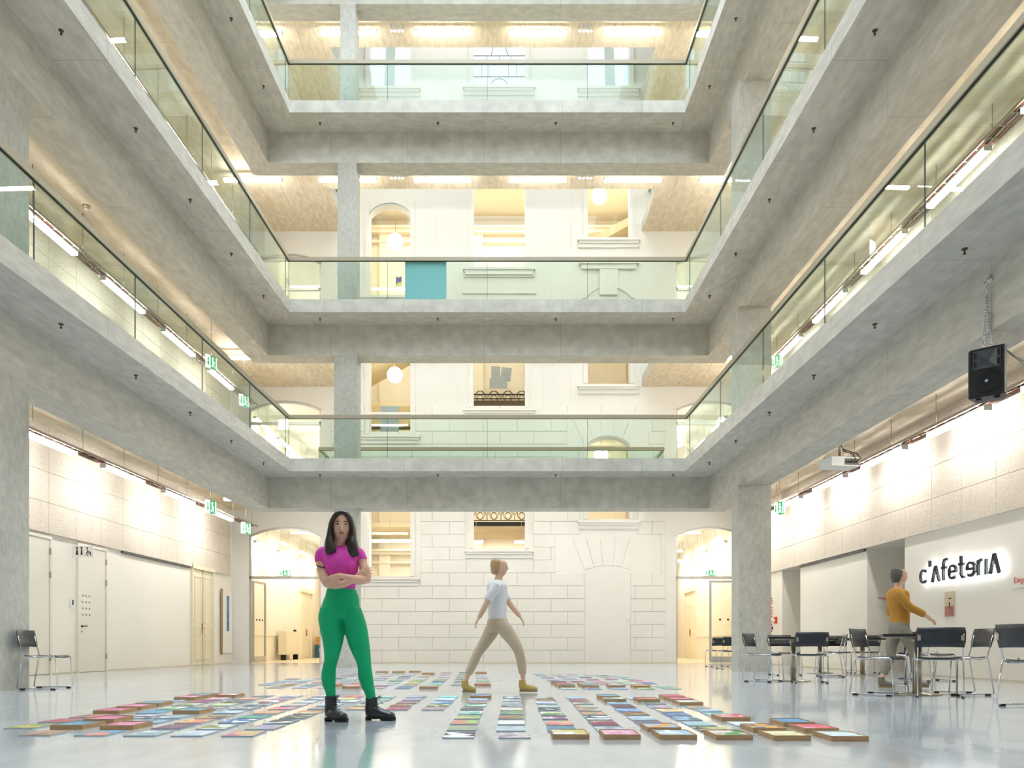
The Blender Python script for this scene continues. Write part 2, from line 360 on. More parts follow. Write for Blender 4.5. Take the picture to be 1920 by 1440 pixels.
# gallery slabs, beams, ceilings, balustrades
random.seed(3)
hook = MB(); hook.lathe([(.036, 0), (.034, -.008), (.010, -.012), (.009, -.045), (.017, -.052), (.017, -.062)], n=10)
HOOK = hook.mesh('anchor_hook', mat('oxidised_anchor', '#5b4a38', .6, .4))
ORD = ['first', 'second', 'third', 'fourth']
for k, (zs, zt, zb, zr) in enumerate(LEV):
    m = MB()
    strip(m, xl, FL, WL+.2, Y0, YW, zs, zt); strip(m, xr, FR, WR+.2, Y0, YW, zs, zt)
    sl = m.build('gallery_slab', M_side); struct(sl)
    m = MB(); m.prism([(xl(FL, YF), YF), (xr(FR, YF), YF), (xr(FR, YV), YV), (xl(FL, YV), YV)], zs, zt)
    m.box(xl(FL, YV), XV0, YV, YW, zs, zt); m.box(XV1, xr(FR, YV), YV, YW, zs, zt)
    slb = m.build('gallery_slab', M_back); struct(slb)
    m = MB(); m.prism([(xl(FL, Y0), Y0), (xr(FR, Y0), Y0), (xr(FR, -3), -3), (xl(FL, -3), -3)], zs, zt)
    struct(m.build('gallery_slab', M_back))
    # downstand beams
    struct(strip(MB(), xl, BLi, BLo, Y0, YB1, zb, zs).build('concrete_beam', M_side))
    struct(strip(MB(), xr, BRi, BRo, Y0, YB1, zb, zs).build('concrete_beam', M_side))
    struct(MB().prism([(xl(BLi, YB0), YB0), (xr(BRi, YB0), YB0), (xr(BRi, YB1), YB1), (xl(BLi, YB1), YB1)], zb, zs).build('concrete_beam', M_back))
    # corridor ceilings
    c = MB(); strip(c, xl, BLo, WL, Y0, YB1, zs-.012, zs); strip(c, xr, BRo, WR, Y0, YB1, zs-.012, zs)
    struct(c.build('ceiling', M_sideceil))
    c = MB(); c.prism([(xl(WL, YB1), YB1), (xr(WR, YB1), YB1), (xr(WR, YV), YV), (xl(WL, YV), YV)], zs-.012, zs)
    c.box(-9.35, XV0, YV, YW, zs-.012, zs); c.box(XV1, 7.93, YV, YW, zs-.012, zs)
    struct(c.build('ceiling', M_tan))
    # anchor hooks
    for px in (600, 821, 1042, 1262):
        x = (px-960)/71.3; place('anchor_hook', HOOK, slb, (x, 20.34, zs))
    for i in range(9):
        y = 19.0-2.05*i
        place('anchor_hook', HOOK, sl, (xl(6.55, y), y, zs)); place('anchor_hook', HOOK, sl, (xr(5.35, y), y, zs))
    # balustrades
    def balustrade(name, label, segs, rail_pts, z0, z1, group):
        r = empty(name, (0, 0, 0)); tag(r, label, 'balustrade', group)
        for a, b_ in segs:
            d = (Vector(b_)-Vector(a)).normalized(); nrm = Vector((-d.y, d.x))*.009; a2 = Vector(a)+d*.006; b2 = Vector(b_)-d*.006
            MB().prism([tuple(a2+nrm), tuple(b2+nrm), tuple(b2-nrm), tuple(a2-nrm)], z0, z1-.095).build('glass_pane', M_glass, r)
            e = MB().prism([tuple(a2+nrm*.9-d*.008), tuple(a2+nrm*.9), tuple(a2-nrm*.9), tuple(a2-nrm*.9-d*.008)], z0, z1-.075).build('pane_joint', mat('dark_silicone', '#3c4a48', .5), r)
        a, b_ = rail_pts; d = (Vector(b_)-Vector(a)).normalized(); nrm = Vector((-d.y, d.x))
        q = lambda h, z_0, z_1: MB().prism([tuple(Vector(a)+nrm*h), tuple(Vector(b_)+nrm*h), tuple(Vector(b_)-nrm*h), tuple(Vector(a)-nrm*h)], z_0, z_1)
        q(.035, z1-.095, z1).build('handrail', M_rail, r)
        q(.014, z1-.100, z1-.095).build('gasket', M_gasket, r)
        return r
    ys = [Y0+.9]
    y = 9.71-2.5*6
    ysl = [19.9, 19.7, 17.2, 14.7, 12.2, 9.71, 7.2, 4.7, 2.2, -.3, -2.9]
    segs = [((xl(FL+.03, ysl[i+1]), ysl[i+1]), (xl(FL+.03, ysl[i]), ysl[i])) for i in range(1, len(ysl)-1)]
    segs.append(((xl(FL+.03, 19.7), 19.7), (xl(FL+.03, YF+.03), YF+.03)))
    balustrade('glass_balustrade', 'glass balustrade along the left edge of the %s gallery' % ORD[k], segs,
               ((xl(FL+.03, -2.9), -2.9), (xl(FL+.03, YF+.05), YF+.05)), zt, zr, 'gallery glass balustrades')
    ysr = [19.6, 16.95, 14.29, 11.64, 8.95, 6.3, 3.65, 1.0, -1.65]
    segs = [((xr(FR+.03, ysr[i+1]), ysr[i+1]), (xr(FR+.03, ysr[i]), ysr[i])) for i in range(len(ysr)-1)]
    segs.append(((xr(FR+.03, 19.6), 19.6), (xr(FR+.03, YF+.03), YF+.03)))
    balustrade('glass_balustrade', 'glass balustrade along the right edge of the %s gallery' % ORD[k], segs,
               ((xr(FR+.03, -2.9), -2.9), (xr(FR+.03, YF+.05), YF+.05)), zt, zr, 'gallery glass balustrades')
    xs = [xl(FL+.03, YF), -3.22, -.64, 1.95, xr(FR+.03, YF)]
    segs = [((xs[i], YF+.03), (xs[i+1], YF+.03)) for i in range(4)]
    balustrade('glass_balustrade', 'glass balustrade across the far end of the %s gallery' % ORD[k], segs,
               ((xs[0], YF+.03), (xs[-1], YF+.03)), zt, zr, 'gallery glass balustrades')
    if k < 3:
        xx = [XV0-.3, -3.0, -.5, 2.0, XV1+.23]
        segs = [((xx[i], YV-.05), (xx[i+1], YV-.05)) for i in range(4)]
        r = balustrade('glass_balustrade', 'glass balustrade beside the stair void behind the %s gallery' % ORD[k], segs, ((xx[0], YV-.05), (xx[-1], YV-.05)), zt, zr, 'stair void balustrades')
        for x in (xx[0], xx[-1]):
            MB().box(x-.009, x+.009, YV, YW-.02, zt, zr-.07).build('glass_pane', M_glass, r)
            MB().box(x-.03, x+.03, YV, YW-.02, zr-.07, zr).build('handrail', M_rail, r)

# side walls with recesses, door leaves and wood-wool panels
PH, PW = .625, .96
def lx(X, y, right): return xr(X, y) if right else xl(X, y)
def sidewall(right, X, gaps, z0, z1, T=.5):
    """wall prism pieces leaving gaps (ya, yb, ztop)"""
    m = MB(); y = Y0; fx = xr if right else xl
    for ya, yb, zt in gaps:
        strip(m, fx, X, X+T, y, ya, z0, z1); strip(m, fx, X, X+T, ya, yb, zt, z1); y = yb
    strip(m, fx, X, X+T, y, YW+.3, z0, z1); return m
wl = sidewall(False, WL, [], 0, 23).build('wall_left', M_white2); struct(wl)
wr = sidewall(True, WR, [(16.2-.1, 17.72, 2.82), (21.55, 22.9, 2.82)], 0, 23).build('wall_right', M_white2); struct(wr)
# the two passages behind the right wall
m = MB()
for ya, yb in ((16.1, 17.72), (21.55, 22.9)):
    strip(m, xr, WR+.5, WR+2.6, yb, yb+.15, 0, 2.82); strip(m, xr, WR+.5, WR+2.6, ya-.15, ya, 0, 2.82)
    strip(m, xr, WR+2.5, WR+2.6, ya, yb, 0, 2.82); strip(m, xr, WR+.5, WR+2.6, ya-.1, yb+.1, 2.82, 2.95)
struct(m.build('wall_right_passages', M_white2))
for right, wall, X in ((False, wl, WL), (True, wr, WR)):
    sg = -1 if right else 1; th = math.atan(.0262 if right else -.02345)
    def pmesh(h):
        m = MB(); t = .06
        m.box(0, t*sg, .004, PW-.004, .004, h-.004); return m.mesh('acoustic_panel', M_panel)
    big, small = pmesh(PH), pmesh(.33)
    rows = [(2.885+PH*i, big) for i in range(3)] + [(4.76, small)] if not right else [(2.82+PH*i, big) for i in range(3)] + [(4.695, pmesh(.39))]
    for k, zs in ((1, 9.19), (2, 14.34)):
        rows += [(zs-.05-PH*(i+1), big) for i in range(3 if k == 1 else 2)]
    off = .62 if right else .45
    for z, me in rows:
        for j in range(5, 27):
            y = j*PW + off
            if y+PW > YW: continue
            if z > 5 and j < 9 and not right: continue
            o = place('acoustic_panel', me, wall, (lx(X, y, right), y, z)); o.rotation_euler.z = th
# white ceilings beyond, end wall behind the camera
struct(MB().box(-12, 11, Y0-.5, Y0, 0, 23).build('wall_front', M_white2))
m = MB(); m.prism([(-12, Y0), (xl(FL, Y0), Y0), (xl(FL, YF), YF), (-12, YF)], 23, 23.3); m.prism([(11, Y0), (xr(FR, Y0), Y0), (xr(FR, YF), YF), (11, YF)], 23, 23.3)
m.box(-12, 11, YF, YW+.4, 23, 23.3); m.box(-12, 11, Y0-.5, -3.5, 23, 23.3)
struct(m.build('ceiling_roof', M_back))
struct(MB().box(-12, 11, YF+.1, YF+.3, 20.3, 23).build('light_baffle_upper', M_white2))  # unseen baffle added to keep the skylight off the upper back wall
area_light('void_fill_light', (-.6, 24.4, 22.9), 9, 1.8, 260, (.93, .97, 1.0))  # added fill light over the stair void, beneath the closed roof

# ------------------------------------------------------------------ back wall
def wx(px): return (px-960)/56.5
def wz(py): return .61+(HY-py)/56.5
AL, AR = (-8.73, -6.35), (5.45, 7.82)
WLx, WCx, WRx = (wx(692.5), wx(770.5)), (wx(887), wx(985)), (wx(1101), wx(1181))
OP = [(AL[0], AL[1], 0, 4.51), (AL[0], AL[1], 5.42, 8.70), (AL[0], AL[1], 9.52, 13.58),
      (AR[0], AR[1], 0, 4.51), (AR[0], AR[1], 5.42, 8.70), (AR[0], AR[1], 9.52, 13.58),
      (*WLx, 2.89, 5.2), (*WLx, 7.60, 10.9), (*WLx, 12.2, 15.2), (*WLx, 19.1, 21.4),
      (*WCx, 3.81, 6.6), (*WCx, 8.47, 11.2), (*WCx, 13.13, 16.6), (*WCx, 19.14, 21.4),
      (*WRx, 4.78, 6.0), (*WRx, 6.5, 7.5), (*WRx, 9.26, 11.5), (*WRx, 14.1, 16.8), (*WRx, 19.1, 21.4)]
XW0, XW1, ZT = -9.45, 8.05, 23.0
def holed(m, x0, x1, z0, z1, ops, y0, y1):
    xs = sorted({x0, x1, *[o[0] for o in ops], *[o[1] for o in ops]})
    for a, b_ in zip(xs, xs[1:]):
        col = sorted([(o[2], o[3]) for o in ops if o[0] < b_-1e-6 and o[1] > a+1e-6]); z = z0
        for p, q in col:
            if p > z+1e-6: m.box(a, b_, y0, y1, z, p)
            z = max(z, q)
        if z < z1: m.box(a, b_, y0, y1, z, z1)
def arc(x0, x1, zs, zt, n=14, inset=0):
    """segmental arch points from left to right"""
    w_ = (x1-x0)/2; r_ = zt-zs; R = (w_*w_+r_*r_)/(2*r_); cx, cz = (x0+x1)/2, zt-R; a0 = math.asin(w_/R)
    return [(cx+(R+inset)*math.sin(-a0+2*a0*i/n), cz+(R+inset)*math.cos(-a0+2*a0*i/n)) for i in range(n+1)]
m = MB(); holed(m, XW0, XW1, 0, ZT, OP, YW, YW+.3)
ARCHES = [(AL, 4.24, 4.51), (AL, 8.43, 8.70), (AL, 13.31, 13.58), (AR, 4.24, 4.51), (AR, 8.43, 8.70), (AR, 13.31, 13.58), (WLx, 14.85, 15.2), (WRx, 7.2, 7.5)]
for (a, b_), zs, zt in ARCHES:
    p = arc(a, b_, zs, zt); h = len(p)//2
    m.xz(p[:h+1]+[(a, zt)], YW, YW+.3); m.xz(p[h:]+[(b_, zt)], YW, YW+.3)
wb = m.build('wall_back', M_white); struct(wb)
# painted ashlar courses (each stone proud of a recessed joint)
SM = {}
def stone(w_, h_):
    key = (round(w_, 2), round(h_, 2))
    if key not in SM:
        w2, h2 = key; q = .012; c = .010
        v = [(q*.5, 0, q*.5), (w2-q*.5, 0, q*.5), (w2-q*.5, 0, h2-q*.5), (q*.5, 0, h2-q*.5), (q*.5+c, -.022, q*.5+c), (w2-q*.5-c, -.022, q*.5+c), (w2-q*.5-c, -.022, h2-q*.5-c), (q*.5+c, -.022, h2-q*.5-c)]
        SM[key] = MB().add(v, [[4, 5, 6, 7], [0, 1, 5, 4], [1, 2, 6, 5], [2, 3, 7, 6], [3, 0, 4, 7]]).mesh('stone_block', M_block)
    return SM[key]
SX0, SX1 = AL[1]+.35, AR[0]-.35
CH = .427
blocked = [(a-.14, b_+.14, p-.12, q+.1) for a, b_, p, q in OP if AL[1] < a < AR[0]]
blocked += [(WLx[0]-.42, WLx[1]+.32, 2.45, 5.2), (WCx[0]-.25, WCx[1]+.25, 3.45, 6), (WRx[0]-.25, WRx[1]+.25, 4.4, 6.2)]
blocked += [(wx(1097), wx(1182), 0, wz(1058)), (wx(1092)-.9, wx(1188)+.9, wz(1072), wz(1008)), (wx(1092)-.5, wx(1188)+.5, 6.4, 8.15)]
r = 0; z = .0
while z < 8.3:
    if not 4.9 < z < 6.3:
        x = SX0 - (0 if r % 2 else .55)
        while x < SX1:
            a, b_ = max(x, SX0), min(x+1.12, SX1); x += 1.12
            segs = [(a, b_)]
            for p, q, zz0, zz1 in blocked:
                if zz0 < z+CH*.5 < zz1:
                    ns = []
                    for u, v_ in segs:
                        if q <= u or p >= v_: ns.append((u, v_)); continue
                        if p-u > .1: ns.append((u, p))
                        if v_-q > .1: ns.append((q, v_))
                    segs = ns
            for u, v_ in segs:
                if v_-u > .12: place('stone_block', stone(v_-u, CH), wb, (u, YW, z))
    z += CH; r += 1
# voussoirs over the walled-up arch and over the arched window
def vous(cx, half, zs, zt, zo):
    p = arc(cx-half, cx+half, zs, zt, 5); xs_ = [cx-half*1.55, cx-half*.95, cx-half*.35, cx+half*.35, cx+half*.95, cx+half*1.55]
    for i in range(5):
        v = [(p[i][0]+.006, p[i][1]), (p[i+1][0]-.006, p[i+1][1]), (xs_[i+1]-.006, zo), (xs_[i]+.006, zo)]
        MB().xz(v, YW-.022, YW-.001).build('voussoir', M_block, wb)
cx = (wx(1097)+wx(1182))/2; half = (wx(1182)-wx(1097))/2
vous(cx, half, wz(1069), wz(1060), wz(1010)); vous(cx, half, 7.25, 7.52, 8.1)
MB().xz([(wx(1097)+.01, 0), (wx(1182)-.01, 0)] + [(x, z-.02) for x, z in arc(wx(1097)+.01, wx(1182)-.01, wz(1069), wz(1060))[::-1]], YW-.012, YW-.001).build('blocked_arch_infill', M_white, wb)
MB().lathe([(.05, 0), (.05, -.03), (.02, -.05)], (wx(1177), YW-.01, wz(1162)), 12, axis='y').build('wall_knob', M_housing, wb)
# baseboard line, stone sills and window surrounds
struct(MB().box(AL[1], AR[0], YW-.03, YW, 0, .035).build('baseboard_back', M_joint))
def sill(x0, x1, z, over=.33):
    t = MB(); t.box(x0-over, x1+over, YW-.16, YW, z-.10, z-.02); t.box(x0-over+.05, x1+over-.05, YW-.11, YW, z-.18, z-.10); t.box(x0-over+.02, x1+over-.02, YW-.06, YW, z-.30, z-.18)
    return t
n_ = 0
for (a, b_, p, q) in OP[6:]:
    n_ += 1
    t = MB(); t.box(a-.13, a+.012, YW-.05, YW+.31, p, q+.1); t.box(b_-.012, b_+.13, YW-.05, YW+.28, p, q+.1)
    if (a, p) != (WRx[0], 6.5) and (a, p) != (WLx[0], 12.2): t.box(a, b_, YW-.05, YW+.28, q, q+.1)
    t.box(a, b_, YW-.03, YW+.28, p-.03, p)
    wn = t.build('window_%d' % n_, M_white); struct(wn)
    sill(a, b_, p-.03, .33 if p > 4 else .28).build('window_sill', M_white, wn)
    if p not in (3.81,): MB().box(a+.02, b_-.02, YW+.17, YW+.17, p, q).build('window_pane', M_clear, wn)
    if p > 19:
        if a == WCx[0]:
            mn = MB(); cxx = (a+b_)/2
            for zz in (19.55, 19.95, 20.25, 20.75): mn.box(a, b_, YW+.13, YW+.15, zz, zz+.025)
            for xx_ in (a+.28, cxx-.35, cxx+.3, b_-.3): mn.box(xx_, xx_+.02, YW+.13, YW+.15, 19.55, 19.95)
            for xx_ in (a+.45, cxx, b_-.5): mn.box(xx_, xx_+.02, YW+.13, YW+.15, 19.95, 20.25)
            mn.tube([(cxx+.33*math.cos(t_*PI/8), YW+.14, 19.14+.36*math.sin(t_*PI/8)) for t_ in range(9)], .012, 6)
            mn.tube([(cxx-.28, YW+.14, 20.25), (cxx, YW+.14, 21.2), (cxx+.3, YW+.14, 20.25)], .012, 6)
            mn.tube([(a, YW+.14, 20.9), (a+.3, YW+.14, 20.75), (cxx-.2, YW+.14, 20.9)], .012, 6)
            mn.build('lead_came', mat('lead_grey', '#8e9288', .5), wn)
        else:
            cu = MB(); s_ = 1 if a < -1 else -1; x_ = a+.45 if s_ > 0 else b_-.45
            for i in range(6):
                cu.add([(x_-s_*(.05-.06*i), YW+.45, 19.15), (x_-s_*(-.01-.06*i), YW+.42, 19.15), (x_-s_*(-.12-.05*i)+s_*.0, YW+.42, 21.4), (x_-s_*(-.06-.05*i), YW+.45, 21.4)], [[0, 1, 2, 3]])
            cu.build('net_curtain', mat('white_net', '#e6ebe6', .8), wn)
# arch mouldings and flat pilaster trims on the upper facade
t = MB()
for (a, b_), zs, zt in ARCHES + [(WRx, 12.1, 12.42)]:
    if b_-a < 2: p1 = arc(a-.06, b_+.06, zs, zt+.06, 16); p2 = arc(a-.14, b_+.14, zs, zt+.14, 16)
    else: p1 = arc(a-.02, b_+.02, zs, zt+.02, 16); p2 = arc(a-.12, b_+.12, zs, zt+.12, 16)
    for i in range(16): t.xz([p1[i], p1[i+1], p2[i+1], p2[i]], YW-.04, YW)
t.box(2.9, 3.5, YW-.085, YW, 12.2, 13.04); t.box(WRx[0]-.28, WRx[1]+.28, YW-.16, YW, 13.2, 13.32); t.box(WRx[0]-.2, WRx[1]+.2, YW-.1, YW, 13.05, 13.2)
t.box(WCx[0]-.25, WCx[1]+.25, YW-.12, YW, 12.85, 12.95); t.box(WCx[0]-.35, WCx[1]+.35, YW-.05, YW, 12.25, 12.3)
for px in (800, 815, 853, 1018, 1035, 1070):
    t.box(wx(px), wx(px)+.05, YW-.02, YW, 8.35, 17)
t.box(SX0, SX1, YW-.03, YW, 8.25, 8.32)
struct(t.build('trim_1', M_white))
# arch frames: steel door frames with transom
def arch_frame(a, b_, z0, zs, zt, ztr, level, side):
    fr = MB(); f = .05
    fr.box(a, a+f, YW+.05, YW+.14, z0, zs); fr.box(b_-f, b_, YW+.05, YW+.14, z0, zs); fr.box(a, b_, YW+.05, YW+.14, ztr, ztr+.09)
    p = arc(a, b_, zs, zt, 14); q = arc(a, b_, zs, zt, 14, -.05)
    for i in range(14): fr.xz([p[i], p[i+1], q[i+1], q[i]], YW+.05, YW+.14)
    o = fr.build('door_%d' % (level*2+side+1), M_metal); struct(o)
    g = [(a+f, ztr+.09), (b_-f, ztr+.09)] + [(x, z) for x, z in arc(a, b_, zs, zt, 14, -.05)[::-1]]
    MB().xz(g, YW+.09, YW+.10).build('fanlight_pane', M_clear, o)
    return o
DR = {}
for lv, (z0, zs, zt, ztr) in enumerate(((0, 4.24, 4.51, 2.80), (5.42, 8.43, 8.70, 7.93), (9.52, 13.31, 13.58, 12.4))):
    for sd, (a, b_) in enumerate((AL, AR)): DR[lv, sd] = arch_frame(a, b_, z0, zs, zt, ztr, lv, sd)
# open glass leaf on the left, glazed leaf on the right
def leaf(parent, x0, y0, x1, y1, z1, dots):
    d = Vector((x1-x0, y1-y0)); L_ = d.length; a_ = math.atan2(d.y, d.x)
    m = MB(); w_ = .07
    m.box(0, w_, -.025, .025, .02, z1); m.box(L_-w_, L_, -.025, .025, .02, z1); m.box(w_, L_-w_, -.025, .025, z1-w_, z1); m.box(w_, L_-w_, -.025, .025, .02, .22)
    o = m.build('glass_door_leaf', M_metal, parent, (x0, y0, 0), a_)
    MB().box(w_, L_-w_, -.006, .006, .22, z1-w_).build('door_glass', M_clear, o)
    m = MB()
    for i in range(dots): m.lathe([(.035, -.008), (.035, .008)], (L_*(.3+.22*i), 0, 1.45), 14, axis='y')
    m.build('warning_dot', M_pic, o)
    return o
leaf(DR[0, 0], AL[0]+.1, YW+.1, AL[0]+.22, YW+1.05, 2.75, 3)
leaf(DR[0, 1], AR[0]+1.12, YW+.1, AR[1]-.05, YW+.1, 2.75, 2)
# ------------------------------------------------------------------ corridors and stair hall behind the back wall
YC = 38.0
for side, (xa, xb) in enumerate(((-9.35, -5.9), (5.0, 7.98))):
    m = MB(); m.box(xa-.2, xa, YW+.3, YC, 0, 19); m.box(xb, xb+.2, YW+.3, YC, 0, 19); m.box(xa-.2, xb+.2, YC, YC+.2, 0, 19)
    struct(m.build('wall_corridor_%s' % ('left', 'right')[side], M_cream))
    for k, (zs, zt, zb, zr) in enumerate(LEV[:3]):
        struct(MB().box(xa, xb, YW+.3, YC, zs, zt).build('ceiling', M_white))
m = MB(); m.box(-5.7, -5.6, YW+.3, 31, 0, 17.8); m.box(4.75, 4.85, YW+.3, 31, 0, 17.8); m.box(-5.7, 4.85, 31, 31.2, 0, 17.8)
struct(m.build('wall_stair_hall', M_cream))
struct(MB().box(-5.7, 4.85, YW+.3, 31, 17.6, 17.8).build('ceiling', M_cream))
# inner wall with pilasters, cornices and doors on the stair landings
m = MB()
for z in (4.2, 8.9, 12.9, 17.0):
    m.box(-5.6, 4.75, 30.7, 31, z, z+.12); m.box(-5.6, 4.75, 30.8, 31, z-.35, z-.28); m.box(-5.6, 4.75, 30.55, 31, z+.12, z+.2)
for x in (-5.3, -3.6, -1.6, .5, 2.2, 4.1): m.box(x, x+.45, 30.85, 31, 0, 17)
struct(m.build('trim_2', M_cream))
for z, lab in ((4.88, 0), (9.25, 1)):
    m = MB(); m.box(-5.6, 4.75, 28.0, 31, z, z+.14); struct(m.build('stair_landing', M_creamdk))
    struct(MB().box(-1.8, 1.0, 27.85, 28.0, z-.06 if lab else z+.02, z+.16).build('trim_landing', M_darkstair if lab else M_iron))
m = MB(); m.xz([(-5.6, 10.2), (4.75, 15.9), (4.75, 16.2), (-5.6, 10.5)][::1], 27.6, 29.2); struct(m.build('stair_flight', M_creamdk))
m = MB(); m.xz([(-1.4, 2.2), (2.5, 4.6), (2.5, 4.85), (-1.4, 2.45)], 28.2, 29.8); struct(m.build('stair_flight', M_darkstair))
def iron_rail(x0, x1, y, z, h, label):
    r = empty('iron_railing', ((x0+x1)/2, y, z)); tag(r, label, 'railing')
    w_ = x1-x0; m = MB(); m.box(-w_/2, w_/2, -.02, .02, h-.04, h); m.box(-w_/2, w_/2, -.02, .02, .06, .09); m.build('rail_bar', M_iron, r)
    m = MB(); n = 6
    for i in range(n):
        cx = -w_/2+w_*(i+.5)/n; R = w_/n*.42
        for s_ in (1, -1):
            pts = [(cx+s_*(R*(1-.75*t)*math.cos(t*9)-.0), 0, h*.5+(R*(1-.75*t)*1.3)*math.sin(t*9)) for t in [j/16 for j in range(17)]]
            m.tube(pts, .011, 5)
    m.build('scrollwork', M_iron, r)
    for i in range(n+1): MB().box(-w_/2+w_*i/n-.012, -w_/2+w_*i/n+.012, -.012, .012, .09, h-.04).build('baluster', M_iron, r)
iron_rail(-1.9, 1.1, 27.9, 5.02, .55, 'dark wrought-iron scroll railing seen through the lowest middle window')
iron_rail(-1.9, 1.1, 27.9, 9.41, .25, 'low dark iron railing seen through the middle window above the first gallery')
def globe(x, y, z, r, zc, label):
    g = empty('globe_lamp', (x, y, z)); tag(g, label, 'lamp', 'white globe pendant lamps')
    MB().ball((0, 0, 0), r, r, r, nu=20, nv=12).build('globe', M_globe, g)
    MB().tube([(0, 0, r), (0, 0, zc-z-.04)], .009, 6).build('stem', M_brass, g)
    MB().lathe([(.05, zc-z-.05), (.05, zc-z)], n=12).build('ceiling_rose', M_brass, g)
globe(-4.1, 27.2, 14.8, .27, 16.2, 'white globe pendant in the left window above the second gallery')
globe(-4.12, 27.2, 10.1, .27, 11.6, 'white globe pendant in the left window above the first gallery')
globe(3.07, 27.2, 16.4, .27, 17.5, 'white globe pendant in the top right window above the second gallery')
globe(3.13, 27.2, 7.28, .25, 9.1, 'white globe pendant in the arched right window behind the first gallery')
def area(name, loc, sx, sy, p, c=(1, .95, .88)): area_light(name, loc, sx, sy, p, c)
area('stair_hall_fill', (-.4, 28.2, 17.4), 9, 3, 380)  # fill lights without fixtures, added to brighten the stair hall
area('stair_hall_fill', (-.4, 29.4, 9.1), 9, 2, 170)
area('stair_hall_fill', (-.4, 29.4, 4.8), 9, 2, 170)
# sheets, picture and leaning boards seen behind the glass
def thingbox(name, x0, x1, y0, y1, z0, z1, m, label, cat, group=None):
    o = MB().box(x0, x1, y0, y1, z0, z1).build(name, m); tag(o, label, cat, group); return o
a = at(759.5, 561, YF+.09); b_ = at(837, 489, YF+.09)
thingbox('hanging_sheet', a[0], b_[0], YF+.07, YF+.08, LEV[1][1]+.01, b_[2], M_bluepaper, 'large light blue sheet hung behind the far glass of the second gallery', 'sheet')
a = at(712, 809, YW+.06); b_ = at(746, 758, YW+.06)
thingbox('blue_grey_board', a[0], b_[0], YW+.24, YW+.26, 7.61, b_[2], M_greysheet, 'grey-blue board standing in the left window above the first gallery', 'board')
p = empty('colourful_picture', (0, 0, 0)); tag(p, 'small yellow and violet picture beside the light blue sheet', 'picture')
a = at(740, 534, YW); b_ = at(753.5, 514, YW)
MB().box(a[0], b_[0], YW+.11, YW+.125, a[2], b_[2]).build('picture_sheet', M_paper, p)
q = MB().box(a[0]+.03, b_[0]-.03, YW+.105, YW+.111, a[2]+.03, b_[2]-.03).build('picture_print', M_art, p); q.color = hexc('#e3dc52'); q['second_colour'] = [*hexc('#6a5a9a')[:3]]; q['mix_level'] = .5
for i, (x0, y0, x1, y1, lab) in enumerate(((921, 713, 938, 687, 'back left'), (938, 713, 957, 688, 'back right tilted'), (918, 731, 935, 710, 'front left'), (935, 731, 951, 708, 'front right'))):
    a = at(x0, y0, 30.2); b_ = at(x1, y1, 30.2)
    o = MB().box(0, b_[0]-a[0], 0, .03, 0, b_[2]-a[2]).build('grey_canvas', M_greysheet, None, (a[0], 30.2-.06*(i > 1), a[2])); tag(o, 'pale grey canvas in the middle window, %s of four' % lab, 'canvas', 'pale grey canvases leaning in the stair hall window')
    if i == 1: o.rotation_euler.y = .12
a = at(912, 752, 30.1); b_ = at(960, 732, 30.1)
thingbox('wall_cabinet', a[0], b_[0], 29.9, 30.7, 9.39, b_[2], M_cream, 'cream panelled cabinet under the four grey canvases', 'cabinet')
# ring lamp lines in the two lowest windows
for (pa, pb, py, lab) in ((690, 772, 1014, 'long white tube lamp across the lowest left window'), (880, 906, 1016, 'white tube lamp at the left side of the lowest middle window'), (965, 990, 1016, 'white tube lamp at the right side of the lowest middle window')):
    a = at(pa, py, 26.6); b_ = at(pb, py, 26.6)
    g = empty('tube_lamp', ((a[0]+b_[0])/2, 26.6, a[2])); tag(g, lab, 'lamp')
    h = (b_[0]-a[0])/2
    MB().box(-h, h, -.05, .05, -.04, .03).build('diffuser', M_lamp, g); MB().box(-h, h, -.05, .05, .03, .06).build('housing', M_housing, g)
    MB().tube([(0, 0, .06), (0, 0, 4.85-a[2])], .006, 5).build('suspension_rod', M_steel, g)
# ------------------------------------------------------------------ batten lamps and cable trays
FLN = ['ground floor', 'first gallery', 'second gallery', 'third gallery']
ORDN = ['first', 'second', 'third', 'fourth', 'fifth', 'sixth', 'seventh', 'eighth', 'ninth', 'tenth', 'eleventh', 'twelfth', 'thirteenth', 'fourteenth', 'fifteenth', 'sixteenth', 'seventeenth', 'eighteenth']
def batten_mesh():
    a = MB(); a.prism([(-.055, -.825), (.055, -.825), (.055, .825), (-.055, .825)], -.06, 0); dif = a.mesh('diffuser', M_lamp)
    h = MB(); h.box(-.05, .05, -.83, .83, 0, .035); h.box(-.065, .065, -.84, -.825, -.065, .035); h.box(-.065, .065, .825, .84, -.065, .035); hs = h.mesh('housing', M_housing)
    return dif, hs
DIF, HOU = batten_mesh()
DIFB = D.meshes.new_from_object(place('tmp', DIF)); D.objects.remove(D.objects['tmp']); DIFB.materials.clear(); DIFB.materials.append(M_lampb)
def batten(loc, rz, zc, label, group, back=False, hang=False):
    g = empty('batten_lamp', loc, rz); tag(g, label, 'lamp', group)
    place('diffuser', DIFB if back else DIF, g); place('housing', HOU, g)
    if hang: MB().tube([(0, .5, .035), (0, .5, zc-loc[2])], .006, 5).build('suspension_rod', M_steel, g); MB().tube([(0, -.5, .035), (0, -.5, zc-loc[2])], .006, 5).build('suspension_rod', M_steel, g)
    return g
ZL = [(4.38, 4.46), (8.34, 8.67), (13.35, 13.6), (17.6, 17.8)]
